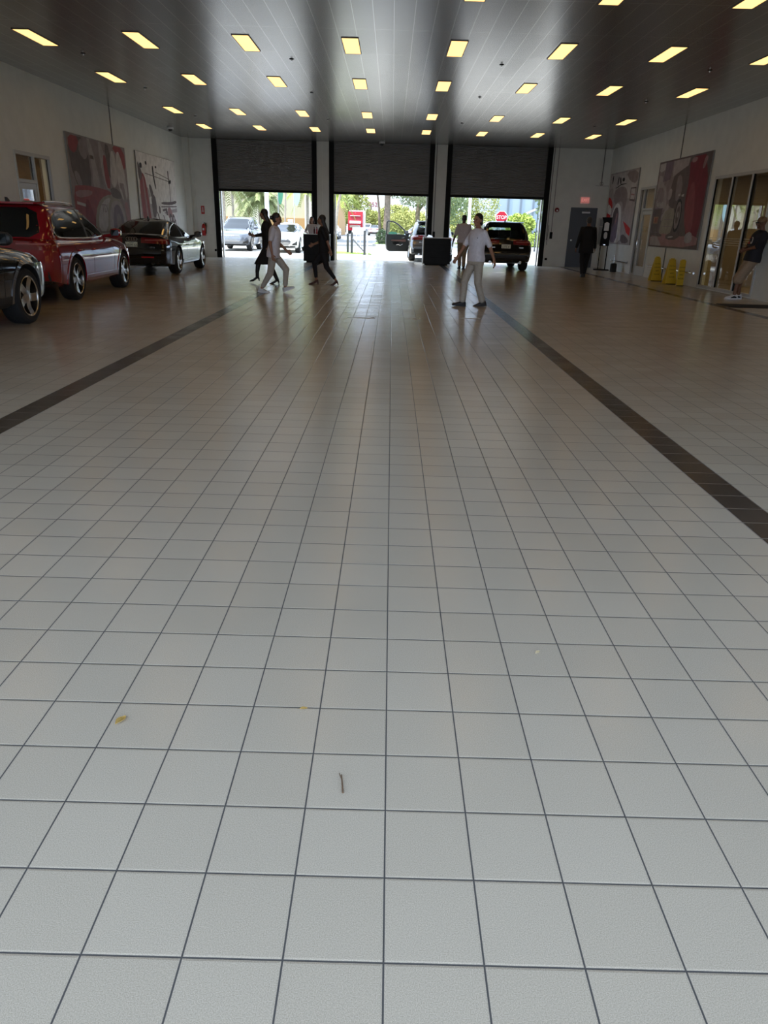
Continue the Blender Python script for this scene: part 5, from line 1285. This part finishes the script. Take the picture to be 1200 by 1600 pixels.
# vegetation
def foliage(rnd, blobs, n, s0, s1, droop=0.):
    b = MB(); tot = sum(r[0]*r[1]*r[2] for _, r in blobs)
    for c, r in blobs:
        for _ in range(int(n*r[0]*r[1]*r[2]/tot)+20):
            u = rnd.uniform(-1, 1); a = rnd.uniform(0, 6.283); q = math.sqrt(1-u*u); k = rnd.uniform(.45, 1.0)**.5
            p = Vector((c[0]+r[0]*k*q*math.cos(a), c[1]+r[1]*k*q*math.sin(a), c[2]+r[2]*k*u))
            s = rnd.uniform(s0, s1); d = Vector((rnd.gauss(0, 1), rnd.gauss(0, 1), rnd.gauss(0, .7)-droop)).normalized(); e = d.cross(Vector((rnd.gauss(0, 1), rnd.gauss(0, 1), rnd.gauss(0, 1)))).normalized()
            m_ = d.cross(e)*s*.12
            b.add([tuple(p), tuple(p+d*s*.5+e*s*.28+m_), tuple(p+d*s), tuple(p+d*s*.5-e*s*.28+m_)], [(0, 1, 2, 3)])
    return b
LEAF = {'sun': (.40, .41, .13), 'green': (.19, .25, .12), 'olive': (.25, .27, .15), 'palm': (.25, .29, .12), 'lime': (.36, .44, .09), 'hedge': (.07, .12, .05)}
M_bark, M_palmbark = mat('bark', (.20, .155, .12), .9, noise=.3, nscale=6), mat('palm_bark', (.30, .26, .21), .9, noise=.25, nscale=9)
def lm(k): return mat('leaf_'+k, LEAF[k], .7, noise=.25, nscale=1.5)
def tree(name, label, x, y, trunks, blobs, kind, n=1500, s=(.25, .5), group=None, droop=0., bark=None, seed=1):
    o = thing(name, label, 'tree' if trunks else 'shrub', (x, y, 0), 0, group); rnd = random.Random(seed)
    for t in trunks: MB().tube([p[:3] for p in t], [p[3] for p in t], 10).build('trunk', bark or M_bark, o)
    foliage(rnd, blobs, n, s[0], s[1], droop).build('foliage', lm(kind), o, 0, fix=False); return o
def palm(label, x, y, h, r, n, ln, kind='palm', seed=1, lean=(0, 0), fan=True, group='palms beyond the left roller door'):
    o = thing('palm_tree', label, 'palm', (x, y, 0), 0, group); rnd = random.Random(seed)
    top = Vector((lean[0], lean[1], h))
    MB().tube([(0, 0, -.02), (lean[0]*.3, lean[1]*.3, h*.5), tuple(top)], [r*1.25, r, r*.9], 10).build('trunk', M_palmbark, o)
    b = MB()
    for i in range(n):
        a = rnd.uniform(0, 6.283); el = rnd.uniform(-.75, 1.1); d = Vector((math.cos(a)*math.cos(el), math.sin(a)*math.cos(el), math.sin(el)))
        pts = [top+d*ln*t+Vector((0, 0, -ln*.55*t*t*(1.1-.4*math.sin(el)))) for t in (0, .25, .5, .75, 1)]
        sd = d.cross(Vector((0, 0, 1))).normalized()
        for q in range(1, 5):
            for s_ in (-1, 1):
                for z in (0, .2, .4, .6, .8):
                    p = pts[q-1].lerp(pts[q], z); dd = (pts[q]-pts[q-1]).normalized()
                    L_ = ln*.36*(1-.13*q)*rnd.uniform(.8, 1.1); mid = p+(sd*s_*.9+dd*.6).normalized()*L_*.55+Vector((0, 0, -L_*.08)); tip = p+(sd*s_*.7+dd*.7).normalized()*L_+Vector((0, 0, -L_*.5)); wv = dd*.035
                    b.add([tuple(p-wv), tuple(mid-wv), tuple(tip), tuple(mid+wv), tuple(p+wv)], [(0, 1, 2, 3, 4)])
        b.tube(pts, [.025, .02, .016, .012, .006], 4)
    b.build('fronds', lm(kind), o, 0, fix=False); return o
palm('palm with thick trunk and hanging fronds behind the grey SUV', -10.5, 48.3, 4.1, .11, 30, 2.0, seed=3)
palm('slim dark palm trunk right of the thick one behind the grey SUV', -11.5, 56.0, 5.9, .085, 16, 2.2, seed=4)
palm('large full palm behind the thick pale lamp post', -8.95, 52.5, 3.15, .12, 80, 1.75, 'palm', seed=5)
palm('palm whose fronds hang in the top left corner of the left doorway', -14.6, 54, 4.6, .12, 26, 2.0, seed=6)
palm('thin leaning palm trunk above the white sedan', -6.35, 45.3, 6.2, .05, 14, 1.8, seed=7, lean=(.5, 0))
palm('brown palm trunk above the white sedan', -8.5, 58, 6.6, .075, 14, 2.0, seed=8)
palm('bright green palm at the right edge of the left doorway', -5.9, 54, 4.0, .10, 26, 1.5, 'lime', seed=9)
palm('bright lime palm at the left edge of the middle doorway', -4.15, 56, 3.6, .12, 34, 1.8, 'lime', seed=10, group='palms beyond the middle roller door')
palm('slender curved palm with pale trunk beside the barrier gate', -3.25, 43, 4.6, .07, 12, 1.6, seed=11, lean=(.75, 0), group='palms beyond the middle roller door')
tree('shrub', 'low green shrub beside the grey SUV outside', -8.0, 48.6, [], [((0, 0, .5), (.8, .6, .6))], 'palm', 500, (.2, .4), seed=12)
for i, (x, y, bl, kind, lb) in enumerate((
        (-9.2, 150, [((0, 0, 6), (3.4, 3, 5)), ((2.4, 0, 4.4), (2.6, 2, 3.6))], 'sun', 'tall yellow green tree behind the red truck'),
        (-4.4, 158, [((0, 0, 2.4), (2.4, 2, 1.7)), ((2.4, 0, 2.2), (2.6, 2, 1.6))], 'sun', 'yellow green tree right of the red truck'),
        (.4, 150, [((0, 0, 2.8), (3.4, 2, 2.4)), ((3.4, 0, 2.2), (3, 2, 2.0))], 'sun', 'low yellow green trees behind the silver sedan'))):
    tree('broad_tree', lb, x, y, [[(0, 0, -.05, .3), (0, 0, 5, .2)]], bl, kind, 6500, (.3, .62), 'trees at the end of the road', seed=20+i)
tree('oak_tree', 'oak with broad brown trunk and overhanging leaves right of the middle doorway', -.45, 57, [[(0, 0, -.03, .30), (.05, 0, 2, .24), (.1, 0, 5.5, .2)], [(-.42, .4, -.03, .12), (-.55, .4, 2.5, .09), (-.9, .4, 5, .06)], [(.1, 0, 3.2, .1), (1.2, 0, 4.6, .06)]],
     [((.9, 0, 5.2), (2.6, 2.2, 1.8)), ((2.6, 0, 4.0), (1.8, 1.6, 1.2)), ((-1.6, .5, 4.6), (1.0, 1.0, .6))], 'olive', 9000, (.09, .20), seed=31)
tree('oak_tree', 'oak with leafy crown behind the open car door', 2.1, 62, [[(0, 0, -.03, .22), (-.1, 0, 2.2, .18), (.1, 0, 5, .14)], [(-.1, 0, 2.4, .1), (.9, 0, 3.8, .06)]],
     [((0, 0, 4.4), (2.6, 2, 1.7)), ((2.0, 0, 3.6), (2.0, 1.8, 1.5)), ((3.2, .5, 2.6), (1.2, 1.2, 1.2))], 'green', 10000, (.09, .20), seed=32)
tree('round_shrub', 'yellow green bushes behind the pale blue car', 3.2, 74, [], [((-2.2, 0, 1.4), (1.8, 1, 1.3)), ((.6, 0, 1.5), (1.8, 1, 1.4))], 'sun', 3500, (.15, .3), seed=33)
tree('round_shrub', 'dark clipped shrub on the island beside the trunk', -.75, 55.6, [], [((0, 0, .6), (.42, .42, .55))], 'hedge', 1100, (.07, .15), seed=34)
tree('round_shrub', 'small bright clipped shrub on the island', .15, 55.4, [], [((0, 0, .45), (.38, .35, .35))], 'lime', 400, (.12, .22), seed=35)
tree('hedge', 'dark hedge closing the far end of the road', -1, 168, [], [((0, 0, 1.2), (5, 1, 1.3)), ((4, 0, 1.2), (4, 1, 1.3))], 'hedge', 1800, (.5, .9), seed=36)
tree('broad_tree', 'yellow green trees beyond the man walking away at the right doorway', 6.6, 74, [[(0, 0, -.05, .2), (0, 0, 3, .15)]], [((-.4, 0, 3.6), (2.0, 2, 3.0)), ((1.9, 0, 3.2), (1.7, 1.6, 2.3)), ((.6, -1, 1.6), (2.6, 1.5, 1.4))], 'sun', 11000, (.11, .25), seed=40)
tree('broad_tree', 'thin pale tree at the left edge of the right doorway', 5.1, 70, [[(0, 0, -.05, .1), (0, 0, 4, .06)]], [((0, 0, 3.8), (1.0, 1, 1.6)), ((.2, 0, 1.4), (1.3, 1, 1.0))], 'sun', 3500, (.14, .28), seed=41)
tree('cycad_shrub', 'bright spiky shrub right of the stop sign', 10.4, 63, [], [((0, 0, 1.7), (1.15, .9, .8)), ((0, 0, .8), (.6, .5, .8))], 'lime', 4200, (.16, .36), seed=42)
tree('clipped_hedge', 'low clipped hedge at the right edge of the right doorway', 13.1, 66, [], [((-.6, 0, .5), (1.4, .8, .6)), ((1.2, 0, .5), (1.4, .8, .6))], 'lime', 2200, (.1, .2), seed=43)
tree('clipped_hedge', 'dark hedge row along the pale blue building', 13.8, 76, [], [((-2, 0, .6), (2.5, .6, .8)), ((2, 0, .6), (2.5, .6, .8))], 'hedge', 1000, (.2, .4), seed=44)
tree('weeping_tree', 'tree with drooping leaves hanging in the top right of the right doorway', 9.75, 50, [[(.9, 0, -.03, .14), (.8, 0, 2.5, .11), (.2, 0, 5, .08)]], [((-.2, 0, 4.0), (1.0, 1, .9)), ((.05, 0, 2.75), (.5, .5, 1.0)), ((.9, 0, 4.4), (1, 1, 1))], 'green', 3000, (.13, .28), droop=1.2, seed=45)
pole('sign_pole', 'slim dark pole in front of the pale blue building', 9.7, 52, .04, 3.0, M_darkpost)
tag(MB().box(-.4, -.2, 0, .4, .2, .28).build('white_kerb_block', M_white, None, 0, (11.75, 58, 0)), 'low white block by the hedge outside the right roller door', 'block')
